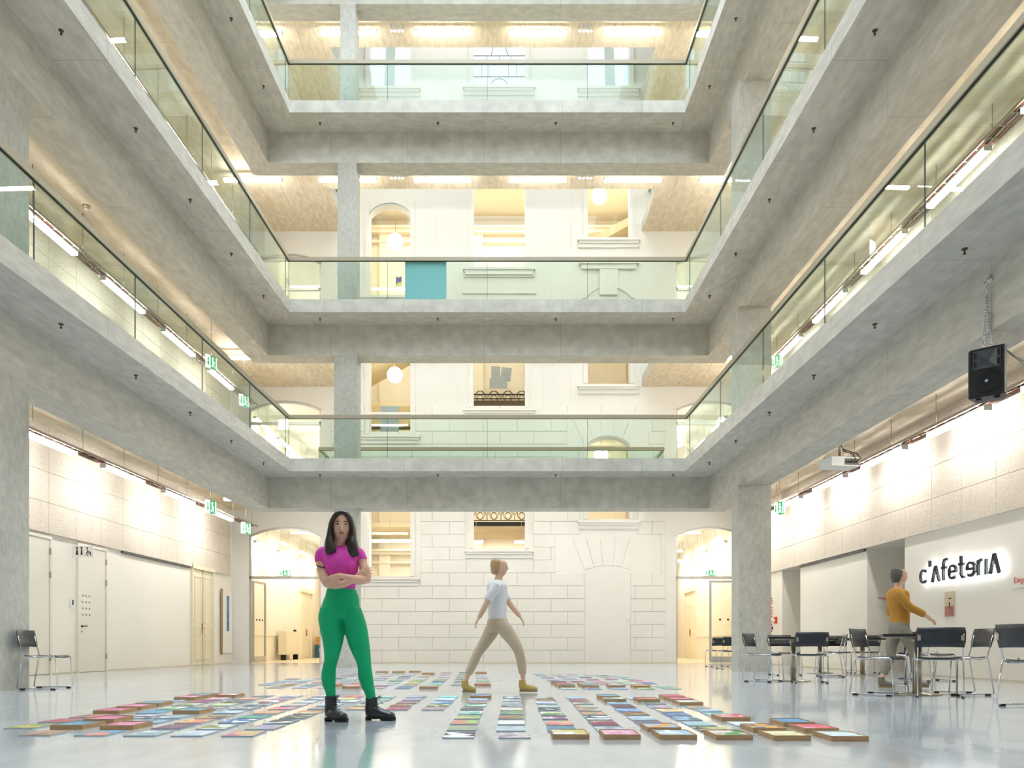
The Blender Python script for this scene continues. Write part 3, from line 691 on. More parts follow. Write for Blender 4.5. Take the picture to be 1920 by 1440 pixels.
def cable_tray(fx, X, z, zc, label, ya=1.0, yb=25.2):
    r = empty('cable_tray', (0, 0, 0)); tag(r, label, 'cable tray', 'ladder cable trays under the galleries')
    m = MB()
    for dX in (-.13, .11): strip(m, fx, X+dX, X+dX+.02, ya, yb, z, z+.05)
    m.build('side_rail', M_tray, r)
    m = MB(); y = ya
    while y < yb: m.box(min(fx(X-.12, y), fx(X+.12, y)), max(fx(X-.12, y), fx(X+.12, y)), y, y+.02, z+.005, z+.02); y += .3
    rg = m.build('rung', M_tray, r); rg['kind'] = 'stuff'
    for nm, mm, dX, dz in (('red_cable', M_red, -.05, .035), ('blue_cable', M_blue, .03, .05), ('black_cable', M_iron, .0, .03), ('red_cable', M_red, .08, .035)):
        pts = []; y = ya; j = 0
        while y <= yb: pts.append((fx(X+dX+.02*math.sin(j*1.7), y), y, z+dz+.012*math.sin(j*2.3+dX*40))); y += .8; j += 1
        MB().tube(pts, .014, 5).build(nm, mm, r)
    y = ya+.4
    while y < yb: MB().tube([(fx(X-.12, y), y, z), (fx(X-.12, y), y, zc-.012)], .008, 5).build('hanger_rod', M_steel, r); y += 1.55
    return r
for k in range(4):
    zc = LEV[k][0]
    cable_tray(xl, 9.0, ZL[k][0]+.06, zc, 'ladder cable tray under the left ceiling of the %s' % FLN[k])
    cable_tray(xr, 8.05, ZL[k][1]+.06, zc, 'ladder cable tray under the right ceiling of the %s' % FLN[k])
    for j in range(-3, 4):
        yf = 15.27+2.68*j
        if 1 < yf < 25: batten((xl(9.0, yf-.82), yf-.82, ZL[k][0]+.02), math.atan(-.02345), zc, 'white batten lamp over the left side of the %s, %s from the far end' % (FLN[k], ORDN[3-j]), 'left batten lamps of the '+FLN[k])
    for j in range(-4, 5):
        yf = 14.2+2.53*j
        if 1 < yf < 25: batten((xr(8.05, yf-.82), yf-.82, ZL[k][1]+.02), math.atan(.0262), zc, 'white batten lamp over the right side of the %s, %s from the far end' % (FLN[k], ORDN[4-j]), 'right batten lamps of the '+FLN[k])
    zb = zc-.24
    for j in range(-2, 4):
        batten((-2.0+2.75*j, 22.4, zb), PI/2, zc-.012, 'white batten lamp behind the %s far beam, %s from the left' % (ORD[k], ORDN[j+2]), 'far batten lamps under the %s gallery' % ORD[k], True, True)
    for q, x in enumerate((-3.33, 2.13)):
        g = empty('spotlight_cluster', (x, 22.4, zc-.012)); tag(g, 'cluster of four small spotlights behind the %s far beam, %s' % (ORD[k], ('left', 'right')[q]), 'spotlight', 'small spotlight clusters')
        MB().box(-.2, .2, -.03, .03, -.04, 0).build('mounting_bar', M_housing, g)
        for i in range(4):
            b_ = MB().lathe([(.03, -.04), (.035, -.2)], (-.165+.11*i, 0, 0), 12).build('spot_body', M_housing, g)
            MB().lathe([(.034, -.2), (.034, -.205)], (-.165+.11*i, 0, 0), 12).build('spot_lens', M_lamp, b_)
# corridor battens
for side, x, fx in ((0, -8.9, None), (1, 7.4, None)):
    for k in range(3):
        z = (4.2, 8.5, 13.2)[k]
        for i in range(4):
            batten((x, 27.6+2.7*i, z), 0, LEV[k][0], 'white batten lamp in the far %s passage, %s, %s one inward' % (('left', 'right')[side], FLN[k], ORDN[i]), 'passage lamps %s %s' % (('left', 'right')[side], FLN[k]), True, True)
        batten((x+(1.9 if side == 0 else -1.3), 31.5, z+.25), PI/2, LEV[k][0], 'crosswise white batten lamp in the far %s passage, %s' % (('left', 'right')[side], FLN[k]), 'crosswise passage lamps', True, True)
        area('passage_light', (x+(1.5 if side == 0 else -1.3), 31.5, LEV[k][0]-.1), 1.6, 9, 80)
# ------------------------------------------------------------------ exit signs
def exit_sign(loc, rz, label, w_=.42, h=.19, zc=None):
    g = empty('exit_sign', loc, rz); tag(g, label, 'exit sign', 'green and white exit signs')
    MB().box(-w_/2, w_/2, -.02, .02, 0, h).build('sign_box', M_housing, g)
    for s_ in (-1,):
        MB().box(-w_/2+.005, -w_*.12, s_*.024-.003, s_*.024+.003, .005, h-.005).build('arrow_panel', M_signw, g)
        MB().box(-w_*.12, w_/2-.005, s_*.024-.003, s_*.024+.003, .005, h-.005).build('man_panel', M_green, g)
        y0, y1 = s_*.030-.003, s_*.030+.003
        m = MB(); m.xz([(-.13, h*.82), (-.10, h*.82), (-.10, h*.42), (-.075, h*.42), (-.115, h*.15), (-.155, h*.42), (-.13, h*.42)], y0, y1); m.build('arrow', M_green, g)
        m = MB(); m.lathe([(h*.09, y0), (h*.09, y1)], (.03, 0, h*.8), 10, axis='y')
        m.xz([(0, h*.68), (.04, h*.7), (.05, h*.4), (.02, h*.4)], y0, y1); m.xz([(.03, h*.45), (.055, h*.42), (.09, h*.12), (.07, h*.1)], y0, y1); m.xz([(.02, h*.42), (.05, h*.42), (.01, h*.14), (-.02, h*.14)], y0, y1); m.xz([(.04, h*.66), (.09, h*.5), (.085, h*.45), (.035, h*.58)], y0, y1)
        m.build('running_man', M_signw, g)
        MB().box(.12, w_/2-.02, y0, y1, .02, h-.02).build('door_mark', M_signw, g)
    if zc: MB().tube([(0, 0, h), (0, 0, zc-loc[2])], .006, 5).build('suspension_rod', M_steel, g)
    return g
a = at(527, 1081, YW); exit_sign((a[0]+.1, YW+.02, 2.895), 0, 'exit sign on the transom of the left far glass door')
a = at(1331, 1081, YW); exit_sign((a[0], YW+.02, 2.895), 0, 'exit sign on the transom of the right far glass door')
def sidehang(px, py, X, fx, zc, label, big=.3):
    # hanging sign edge-on to the wall, facing the hall
    k_ = (px-(994 if fx is xl else 922)); Y = abs(F*X/k_); z = EYE+(HY-py)*Y/F
    return exit_sign((fx(X, Y), Y, z), math.radians(62 if fx is xl else -62), label, .34, .34, zc)
sidehang(461, 1001, 8.6, xl, 5.08, 'exit sign hanging by the far end of the left ground-floor tray')
sidehang(395, 963, 8.4, xl, 5.08, 'exit sign hanging among the left ground-floor lamps')
sidehang(457, 763, 8.2, xl, 9.18, 'exit sign hanging at the far end of the left first gallery')
sidehang(396, 692, 8.2, xl, 9.18, 'exit sign hanging midway along the left first gallery')
sidehang(1462, 965, 7.7, xr, 5.08, 'exit sign hanging beside the right concrete pillar')
sidehang(1457, 690, 7.9, xr, 9.18, 'exit sign hanging over the right first gallery')
# smoke detectors
for (px, py, lab) in ((162, 386, 'left'), ):
    zc = LEV[1][0]-.012; Y = (zc-EYE)*F/(HY-py); g = empty('smoke_detector', ((px-960)*Y/F, Y, zc)); tag(g, 'round smoke detector on the ceiling above the left first gallery', 'smoke detector')
    MB().lathe([(.07, 0), (.07, -.03), (.05, -.05)], n=20).build('base', M_steel, g); MB().lathe([(.04, -.05), (.035, -.08)], n=16).build('sensor', M_housing, g)
# ------------------------------------------------------------------ left wall: doors, signs
def on_left(px, py=None, X=WL):
    Y = F*X/(994-px); return (xl(X, Y), Y) if py is None else (xl(X, Y), Y, EYE+(HY-py)*Y/F)
def on_right(px, py=None, X=WR):
    Y = F*X/(px-922); return (xr(X, Y), Y) if py is None else (xr(X, Y), Y, EYE+(HY-py)*Y/F)
TL = math.atan2(1, .02345); TR = math.atan2(1, -.0262)
def flush_door(name, ya, yb, h, label_, hinge_far=True, knob=True, parent_label=None):
    d = empty(name, (xl(WL, ya), ya, 0), TL); struct(d); w_ = (yb-ya)/math.sin(TL)
    MB().box(-.06, 0, -.05, .0, 0, h+.06).box(w_, w_+.06, -.05, 0, 0, h+.06).box(0, w_, -.05, 0, h, h+.06).build('door_frame', M_door, d)
    MB().box(.008, w_-.008, -.03, .0, .01, h-.006).build('door_leaf', M_door, d)
    for z in (.28, h-.32, h-.8):
        MB().box(w_-.012, w_+.02, -.062, -.03, z, z+.13).build('hinge', M_steel, d)
    if knob:
        MB().lathe([(.026, -.03), (.026, -.045)], (.1, 0, 1.02), 14, axis='y').tube([(.1, -.045, 1.02), (.1, -.09, 1.02), (.23, -.09, 1.03)], .011, 8).build('door_handle', M_iron, d)
        MB().lathe([(.02, -.03), (.02, -.04)], (.1, 0, .9), 12, axis='y').build('key_escutcheon', M_steel, d)
    return d
flush_door('door_11', 14.75, 15.88, 2.78, '')
dB = flush_door('door_12', 16.92, 17.98, 2.78, '')
m = MB()
random.seed(11)
for r_ in range(4):
    for c_ in range(3):
        u = .13+.13*c_; v = 1.28+.14*r_
        m.lathe([(.016, -.034), (.016, -.031)], (u+random.uniform(-.02, .02), 0, v), 7, axis='y'); m.box(u, u+.045, -.034, -.031, v-.02, v-.012)
m.build('door_sticker', M_pic, dB)
# restroom sign projecting from the frame
x_, y_ = on_left(141); g = empty('restroom_sign', (xl(WL, 16.7)+.02, 16.7, 2.5)); tag(g, 'small white restroom sign with black figures above the white door', 'sign')
MB().box(0, .46, -.01, .01, 0, .24).build('sign_plate', M_paper, g)
m = MB()
for i, u in enumerate((.1, .2)):
    m.lathe([(.022, -.014), (.022, -.011)], (u, 0, .2), 10, axis='y'); m.xz([(u-.012, .17), (u+.012, .17), (u+.03-.01*i, .05), (u-.03+.01*i, .05)], -.014, -.011)
m.lathe([(.018, -.014), (.018, -.011)], (.32, 0, .2), 10, axis='y'); m.tube([(.35+.045*math.cos(t*.5), -.013, .08+.045*math.sin(t*.5)) for t in range(10)], .008, 5); m.tube([(.32, -.013, .17), (.33, -.013, .1), (.38, -.013, .09), (.4, -.013, .04)], .009, 5)
m.build('pictogram', M_pic, g)
# switch plate between the two doors
g = empty('intercom_plate', on_left(134, 1130), TL); tag(g, 'small white intercom plate left of the stickered door', 'intercom')
MB().box(-.07, .07, -.03, 0, -.1, .1).build('plate', M_housing, g); MB().box(-.02, .02, -.035, -.03, -.05, .06).build('button', M_pic, g)
# panelled double door
ya, yb = 22.62, 24.0
d = empty('door_13', (xl(WL, ya), ya, 0), TL); struct(d); w_ = yb-ya
MB().box(-.1, 0, -.07, 0, 0, 2.95).box(w_, w_+.1, -.07, 0, 0, 2.95).box(-.1, w_+.1, -.09, 0, 2.85, 2.97).build('door_frame', M_creamdoor, d)
for i in range(2):
    u0, u1 = .02+i*w_/2, w_/2-.01+i*w_/2
    lf = MB().box(u0, u1, -.03, 0, .01, 2.84).build('door_leaf', M_creamdoor, d)
    for z0, z1 in ((.15, .75), (.85, 1.15), (1.25, 2.65)):
        MB().box(u0+.1, u1-.1, -.045, -.03, z0, z0+.03).box(u0+.1, u1-.1, -.045, -.03, z1-.03, z1).box(u0+.1, u0+.13, -.045, -.03, z0, z1).box(u1-.13, u1-.1, -.045, -.03, z0, z1).build('panel_moulding', M_creamdoor, lf)
MB().box(w_/2-.035, w_/2+.02, -.045, -.03, .01, 2.84).build('meeting_strip', noisy('bare_wood_strip', '#c7a878', '#d6bb8e', 5, .6), d)
MB().box(w_/2-.08, w_/2-.04, -.05, -.03, .95, 1.25).tube([(w_/2-.06, -.05, 1.1), (w_/2-.06, -.09, 1.1), (w_/2-.2, -.09, 1.1)], .01, 6).build('door_handle', M_brass, d)
# narrow board with a blue poster, on the left wall near the far corner
a = on_left(414, 1122); g = empty('pinned_board', (a[0]+.04, a[1], 0), TL); tag(g, 'tall narrow white board with a blue poster strip near the far left corner', 'board')
MB().box(-.1, .75, -.03, 0, .35, 2.35).build('board', M_paper, g)
MB().box(.30, .50, -.036, -.03, 1.05, 2.2).build('poster_strip', noisy('blue_poster_print', '#5b9fc0', '#3c4f8c', 3, .5, (1, 1, 2)), g)
MB().box(-.1, -.06, -.05, 0, .3, 2.4).build('board_edge', M_brass, g)
MB().box(8.0-.0, 8.01, 0, .01, 0, .01) if False else None
struct(strip(MB(), xl, WL-.012, WL, Y0, YW, 0, .03).build('baseboard_left', M_joint)); struct(strip(MB(), xr, WR-.012, WR, 22.9, YW, 0, .03).build('baseboard_right', M_joint))
struct(strip(strip(MB(), xr, WR-.012, WR, 17.72, 21.55, 0, .03), xr, WR-.012, WR, 3, 16.1, 0, .03).build('baseboard_right', M_joint))
# slot diffusers under the panels
for nm, fx, X, ya, yb, z, lab in (('slot_diffuser', xl, WL, 18.7, 22.4, 2.86, 'black slot diffuser under the left acoustic panels'), ('slot_diffuser', xr, WR, 17.75, 21.5, 2.79, 'black slot diffuser under the right acoustic panels')):
    tag(strip(MB(), fx, X-.055, X-.002, ya, yb, z-.03, z+.02).build(nm, mat('dark_slot', '#4c4a46', .6)), lab, 'vent')

# ------------------------------------------------------------------ right wall: notices, letters
def right_plate(name, px0, px1, py0, py1, m_, label, cat, text=None, tm=None, X=WR-.008, size=.1):
    a = on_right(px0, py1, X); b_ = on_right(px1, py0, X)
    g = empty(name, (a[0], a[1], 0), TR+PI); tag(g, label, cat)
    w_ = a[1]-b_[1]; z0, z1 = a[2], a[2]+(b_[2]-a[2])
    MB().box(0, w_, -.008, 0, z0, z1).build('sheet', m_, g)
    return g, w_, z0, z1
def text_mesh(s, size, depth, m_, name, offset=0.0):
    c = D.curves.new(name, 'FONT'); c.body = s; c.size = size; c.extrude = depth; c.offset = offset; c.align_x = 'LEFT'
    o = D.objects.new(name, c); COL.objects.link(o); dg = bpy.context.evaluated_depsgraph_get(); me = D.meshes.new_from_object(o.evaluated_get(dg), depsgraph=dg)
    D.objects.remove(o); me.materials.clear(); me.materials.append(m_); me.name = name
    me.transform(Matrix.Rotation(PI/2, 4, 'X')); return me
g, w_, z0, z1 = right_plate('entrance_notice', 1898, 1934, 1074, 1103, M_paper, 'white paper notice reading Eingang at the right edge of the wall', 'notice')
o = place('notice_text', text_mesh('Eingang', .14, .001, M_redtxt, 'notice_text'), g, (.05, -.012, (z0+z1)/2-.03))
g, w_, z0, z1 = right_plate('event_poster', 1772, 1790, 1108, 1157, mat('beige_poster_paper', '#d9c7ac', .7), 'narrow tall poster with purple lower half under the backlit lettering', 'poster')
MB().box(0.01, w_-.01, -.012, -.008, z0+.01, z0+(z1-z0)*.42).build('poster_image', noisy('poster_image', '#8a5d7a', '#c98a5e', 9, .6), g)
MB().box(w_*.4, w_*.7, -.012, -.008, z1-.14, z1-.12).box(w_*.45, w_*.55, -.012, -.008, z1-.36, z1-.2).build('poster_text', M_pic, g)
# exit notice on the passage return
g = empty('way_out_notice', ((1644-960)*17.7/F, 17.7, 0)); tag(g, 'white paper notice reading Ausgang on the passage side wall', 'notice')
z0, z1 = EYE+(HY-1134)*17.7/F, EYE+(HY-1110)*17.7/F
MB().box(0, .39, -.008, 0, z0, z1).build('sheet', M_paper, g); place('notice_text', text_mesh('Ausgang', .09, .001, M_redtxt, 'notice_text'), g, (.03, -.012, (z0+z1)/2-.02))
# fire equipment marks
g = empty('fire_sticker', on_right(1446, 1170), TR+PI); tag(g, 'column of small red fire-point stickers beside the right pillar', 'sticker')
for i, (dz, h) in enumerate(((-.25, .38), (.2, .36), (.62, .22))):
    m = MB()
    for j in range(int(h/.07)): m.box(0, .10, -.006, 0, dz+j*.07, dz+j*.07+.045)
    m.build('red_letter_row', M_redtxt, g)
g = empty('fire_alarm', on_right(1456, 1163), TR+PI); tag(g, 'small red fire alarm call point on the right wall', 'alarm')
MB().box(-.07, .07, -.06, 0, -.1, .1).build('alarm_housing', M_redtxt, g); MB().box(-.035, .035, -.066, -.06, -.03, .03).build('push_plate', M_paper, g)
g = empty('wall_switch', on_right(1449, 1178), TR+PI); tag(g, 'small black switch below the red fire alarm', 'switch'); MB().box(-.03, .03, -.03, 0, -.04, .04).build('switch_plate', M_pic, g); MB().box(-.012, .012, -.036, -.03, -.02, .02).build('switch_rocker', M_iron, g)
g = empty('wall_socket', on_right(1911, 1236), TR+PI); tag(g, 'white wall socket behind the chair at the right edge', 'socket'); MB().box(-.04, .04, -.012, 0, -.04, .04).build('socket_plate', M_housing, g); MB().lathe([(.02, -.012), (.018, -.016)], n=14, axis='y').build('socket_hole', M_pic, g)
# backlit letters: c ' (A without bar) f e t (schwa) r (dotless i) (A without bar)
SGN = empty('backlit_lettering', (0, 0, 0)); tag(SGN, 'dark metal letters cafeteria with white backlight on the right wall', 'sign')
M_letter = mat('dark_mirror_letter', '#33373b', .28, .85)
M_led = mat('white_led_glow', '#ffffff', .5, emit=(.95, .98, 1.0), es=14)
aL = on_right(1723, 1098); aR = on_right(1871, 1080)
SGN.location = (xr(WR-.09, aL[1]-.2), aL[1]-.2, 1.82); SGN.rotation_euler = (0, 0, TR+PI)
Wt = aL[1]-aR[1]
def stroke(pts, w_):
    """flat stroke along points in the letter plane"""
    P = [Vector((p[0], p[1])) for p in pts]; L_, R_ = [], []
    for i, p in enumerate(P):
        t = (P[min(i+1, len(P)-1)]-P[max(i-1, 0)]).normalized(); n_ = Vector((-t.y, t.x))*w_/2
        L_.append(p+n_); R_.append(p-n_)
    return L_, R_
def arcp(cx, cz, rx, rz, a0, a1, n=14): return [(cx+rx*math.cos(math.radians(a0+(a1-a0)*i/n)), cz+rz*math.sin(math.radians(a0+(a1-a0)*i/n))) for i in range(n+1)]
XH = .27
GL = [('c', .30, [arcp(.13, XH/2, .10, XH/2-.02, 50, 310)]),
      ('apostrophe', .07, [[(.02, .42), (.02, .30)]]),
      ('a', .28, [[(.02, 0), (.12, XH+.03)], [(.12, XH+.03), (.23, 0)]]),
      ('f', .20, [[(.07, 0), (.07, .32), (.10, .38), (.17, .39)], [(.01, .24), (.15, .24)]]),
      ('e', .28, [[(.03, .14), (.23, .14)] , arcp(.13, XH/2, .10, XH/2-.02, 0, 310)]),
      ('t', .20, [[(.08, .40), (.08, .06), (.12, .015), (.17, .015)], [(.01, .25), (.16, .25)]]),
      ('schwa', .28, [[(.03, .14), (.23, .14)], arcp(.13, XH/2, .10, XH/2-.02, 180, -130)]),
      ('r', .185, [[(.04, 0), (.04, XH)], [(.04, .20), (.07, .255), (.12, .265)]]),
      ('i', .12, [[(.045, 0), (.045, XH)]]),
      ('a', .25, [[(.02, 0), (.12, XH+.06)], [(.12, XH+.06), (.23, 0)]])]
tot = sum(g_[1] for g_ in GL); x = 0
for nm, adv, sts in GL:
    fm, bm_ = MB(), MB(); kx = Wt/tot
    for st in sts:
        pts = [(x+p[0]*kx, p[1]) for p in st]
        for mbb, ww, y0, y1 in ((fm, .050, -.025, .02), (bm_, .034, .024, .04)):
            L_, R_ = stroke(pts, ww)
            for i in range(len(pts)-1): mbb.xz([tuple(L_[i]), tuple(L_[i+1]), tuple(R_[i+1]), tuple(R_[i])], y0, y1)
    lt = fm.build('letter', M_letter, SGN, fix=True)
    bm_.build('led_strip', M_led, lt, fix=True)
    x += adv*kx
# ------------------------------------------------------------------ speaker on chains
sp = empty('hanging_loudspeaker', (5.55, 9.0, 3.47), math.radians(-40)); sp.scale = (.92, .92, .86); tag(sp, 'black loudspeaker hung on chains from the right concrete beam', 'speaker')
m = MB(); pf = [(-.19, -.16), (.19, -.16), (.21, -.12), (.15, .16), (-.15, .16), (-.21, -.12)]
m.prism([(x, max(y, -.118)) for x, y in pf], .015, .64); m.prism([(-.19, -.16), (.19, -.16), (.21, -.118), (-.21, -.118)], .015, .372); m.prism([(-.19, -.16), (.19, -.16), (.21, -.118), (-.21, -.118)], .622, .64); m.prism([(-.19, -.16), (-.165, -.16), (-.165, -.118), (-.21, -.118)], .372, .622); m.prism([(.165, -.16), (.19, -.16), (.21, -.118), (.165, -.118)], .372, .622); m.prism([(x*.94, y*.94) for x, y in pf], 0, .015); m.prism([(x*.94, y*.94) for x, y in pf], .64, .655)
m.build('cabinet', mat('speaker_shell', '#1d1f22', .5), sp)
m = MB(); m.lathe([(.15, -.163), (.155, -.172), (.12, -.171), (.04, -.167)], (0, 0, .2), 30, axis='y'); m.build('woofer_grille', mat('woofer_mesh', '#0d0e0f', .7), sp)
m = MB(); v = [(-.11, -.162, .375), (.11, -.162, .375), (.11, -.162, .62), (-.11, -.162, .62), (-.025, -.119, .47), (.025, -.119, .47), (.025, -.119, .51), (-.025, -.119, .51)]
m.add(v, [[0, 1, 5, 4], [1, 2, 6, 5], [2, 3, 7, 6], [3, 0, 4, 7], [4, 5, 6, 7]]); m.box(-.155, -.11, -.160, -.12, .375, .62).box(.11, .155, -.160, -.12, .375, .62)
m.build('horn', mat('horn_black', '#4a4d54', .3), sp)
for x_ in (-.14, .115):
    for z_ in (.40, .52): MB().box(x_, x_+.03, -.166, -.118, z_, z_+.08).build('vent_slot', M_black, sp)
MB().lathe([(.020, -.176), (.017, -.180)], (0, 0, .2), 16, axis='y').build('badge', mat('blue_white_badge', '#a9c6f0', .4), sp)
for x_ in (-.1, .1): MB().box(x_-.03, x_+.03, -.1, -.04, -.02, 0).build('rubber_foot', M_black, sp)
ch = empty('chain_hanger', (0, 0, 0)); tag(ch, 'steel eyebolt with double chain holding the black loudspeaker', 'chain')
ez = 4.86; ex = xr(BRi, 9.0)
m = MB(); m.tube([(ex-.05+.0*t, 9.0+.045*math.cos(t*PI/8), ez+.045*math.sin(t*PI/8)) for t in range(16)], .009, 6, closed=True); m.lathe([(.03, -.0), (.03, -.012)], (ex, 9.0, ez), 14, axis='x'); m.tube([(ex, 9.0, ez), (ex-.04, 9.0, ez)], .01, 6); m.build('eyebolt', M_chrome, ch)
MB().tube([(ex-.05, 9.0, ez-.05), (ex-.05, 9.0, ez-.17)], .006, 6).build('hook_rod', M_chrome, ch)
for s_ in (-1, 1):
    z = ez-.17; j = 0; m = MB()
    while z > 4.10:
        t_ = (ez-.17-z)/(ez-.27-4.0); cx_ = ex-.05+s_*.045*t_; pts = []
        for q in range(10):
            a_ = q*2*PI/10; u, v_ = .013*math.cos(a_), .024*math.sin(a_)
            pts.append((cx_+(u if j % 2 else 0), 9.0+(0 if j % 2 else u), z-.02+v_))
        m.tube(pts, .0042, 5, closed=True); z -= .036; j += 1
    m.build('chain', M_chrome, ch)
cb = MB().tube([(5.6, 9.0, 4.07), (5.75, 9.1, 4.13), (6.1, 9.4, 4.12), (6.6, 9.9, 4.22), (7.0, 10.2, 4.5)], .012, 6).tube([(5.6, 9.0, 4.06), (5.9, 9.2, 4.10), (6.5, 9.8, 4.16), (7.0, 10.3, 4.5)], .01, 6).build('speaker_cable', M_black); tag(cb, 'black cables leading right from the hanging loudspeaker', 'cable')
cb = MB().tube([(ex-.05, 9.0, 4.5), (ex+.04, 8.93, 4.35), (ex+.10, 8.9, 4.2), (ex, 8.95, 4.06)], .004, 5).build('safety_wire', M_steel); tag(cb, 'thin steel safety wire looped beside the chains', 'wire')
# ------------------------------------------------------------------ projector
pj = empty('ceiling_projector', (6.25, 14.75, 3.98), math.radians(8)); tag(pj, 'white projector hung from the right ceiling beyond the beam', 'projector')
m = MB(); m.prism([(-.28, -.2), (.28, -.2), (.30, -.15), (.30, .2), (-.30, .2), (-.30, -.15)], 0, .17); m.build('body', M_housing, pj)
MB().box(-.02, .27, -.206, -.2, .02, .14).build('connector_panel', mat('grey_panel', '#6f6a62', .6), pj)
for i in range(5): MB().box(.0+.05*i, .03+.05*i, -.212, -.206, .05, .09).build('socket', M_pic, pj)
MB().lathe([(.07, -.0), (.07, .05)], (-.15, .2, .09), 16, axis='y').build('lens', M_pic, pj)
MB().lathe([(.03, .17), (.03, 1.05)], n=14).lathe([(.1, 1.05), (.1, 1.09)], n=18).box(-.12, .12, -.1, .1, .17, .2).build('ceiling_pole', M_steel, pj)
MB().tube([(.1, -.21, .08), (.15, -.3, .1), (.1, -.28, .2), (.02, -.1, .3), (0, 0, .5)], .01, 6).tube([(.18, -.21, .07), (.25, -.3, .12), (.2, -.25, .22), (.03, -.05, .35)], .01, 6).build('cable', M_black, pj)
# ------------------------------------------------------------------ passage furniture
def wallx(px, side): X = 9.3 if side == 0 else 7.93; return F*X/abs(px-960)
for side, xw, (p0, p1), lab in ((0, -9.35, (565, 584), 'left'), (1, 7.98, (1303, 1285), 'right')):
    y0, y1 = wallx(p0, side), wallx(p1, side); s_ = 1 if side == 0 else -1
    g = empty('door_%d' % (14+side), (xw, y0, 0)); struct(g)
    xx = lambda a, b_: (min(s_*a, s_*b_), max(s_*a, s_*b_))
    MB().box(*xx(0, .08), -.1, 0, 0, 3.0).box(*xx(0, .08), y1-y0, y1-y0+.1, 0, 3.0).box(*xx(0, .12), -.16, y1-y0+.16, 2.95, 3.12).build('door_frame', M_creamdoor, g)
    for i in range(2):
        a_, b_ = i*(y1-y0)/2+.01, (i+1)*(y1-y0)/2-.01
        lf = MB().box(*xx(.0, .04), a_, b_, .01, 2.95).build('door_leaf', M_creamdoor, g)
        for z0, z1 in ((.15, .8), (1.0, 2.2), (2.3, 2.8)): MB().box(*xx(.04, .055), a_+.12, b_-.12, z0, z1).build('door_panel', M_creamdoor, lf)
    MB().box(*xx(.04, .1), (y1-y0)/2-.1, (y1-y0)/2-.06, 1.0, 1.3).build('door_handle', M_brass, g)
    struct(MB().box(min(xw, xw+s_*.03), max(xw, xw+s_*.03), YW+.4, y0-.2, .95, 1.0).build('trim_dado_'+lab, M_cream))
y0, y1 = wallx(517, 0), wallx(545, 0)
g = empty('radiator_cabinet', (-9.2, y0, 0)); tag(g, 'cream metal cabinet against the wall of the far left passage', 'cabinet')
MB().box(0, .3, 0, y1-y0, .22, 1.15).build('body', M_creamdoor, g); MB().box(.3, .315, .05, y1-y0-.05, .27, 1.1).build('door', M_creamdoor, g)
for u in (.15, y1-y0-.2): MB().box(.05, .25, u, u+.08, 0, .22).build('leg', M_iron, g)
MB().box(.1, .2, y1-y0-.3, y1-y0-.2, 1.15, 1.24).build('valve', M_iron, g)
g = empty('cardboard_box', (-8.95, 36.2, 0)); tag(g, 'brown cardboard box on the teal crate in the left passage', 'box')
M_card = noisy('cardboard', '#a9772f', '#bd8b45', 4, .8)
MB().box(-.2, .35, -.2, .3, .62, .98).build('carton', M_card, g); MB().box(-.2, .35, -.202, -.2, .79, .80).build('flap_line', M_iron, g)
g = empty('teal_crate', (-8.95, 36.2, 0)); tag(g, 'dark teal printed crate at the end of the left passage', 'crate')
MB().box(-.25, .38, -.2, .3, 0, .615).build('crate_body', mat('teal_card', '#23515a', .6), g); MB().lathe([(.16, -.206), (.16, -.2)], (.12, 0, .36), 20, axis='y').build('white_disc', M_paper, g)
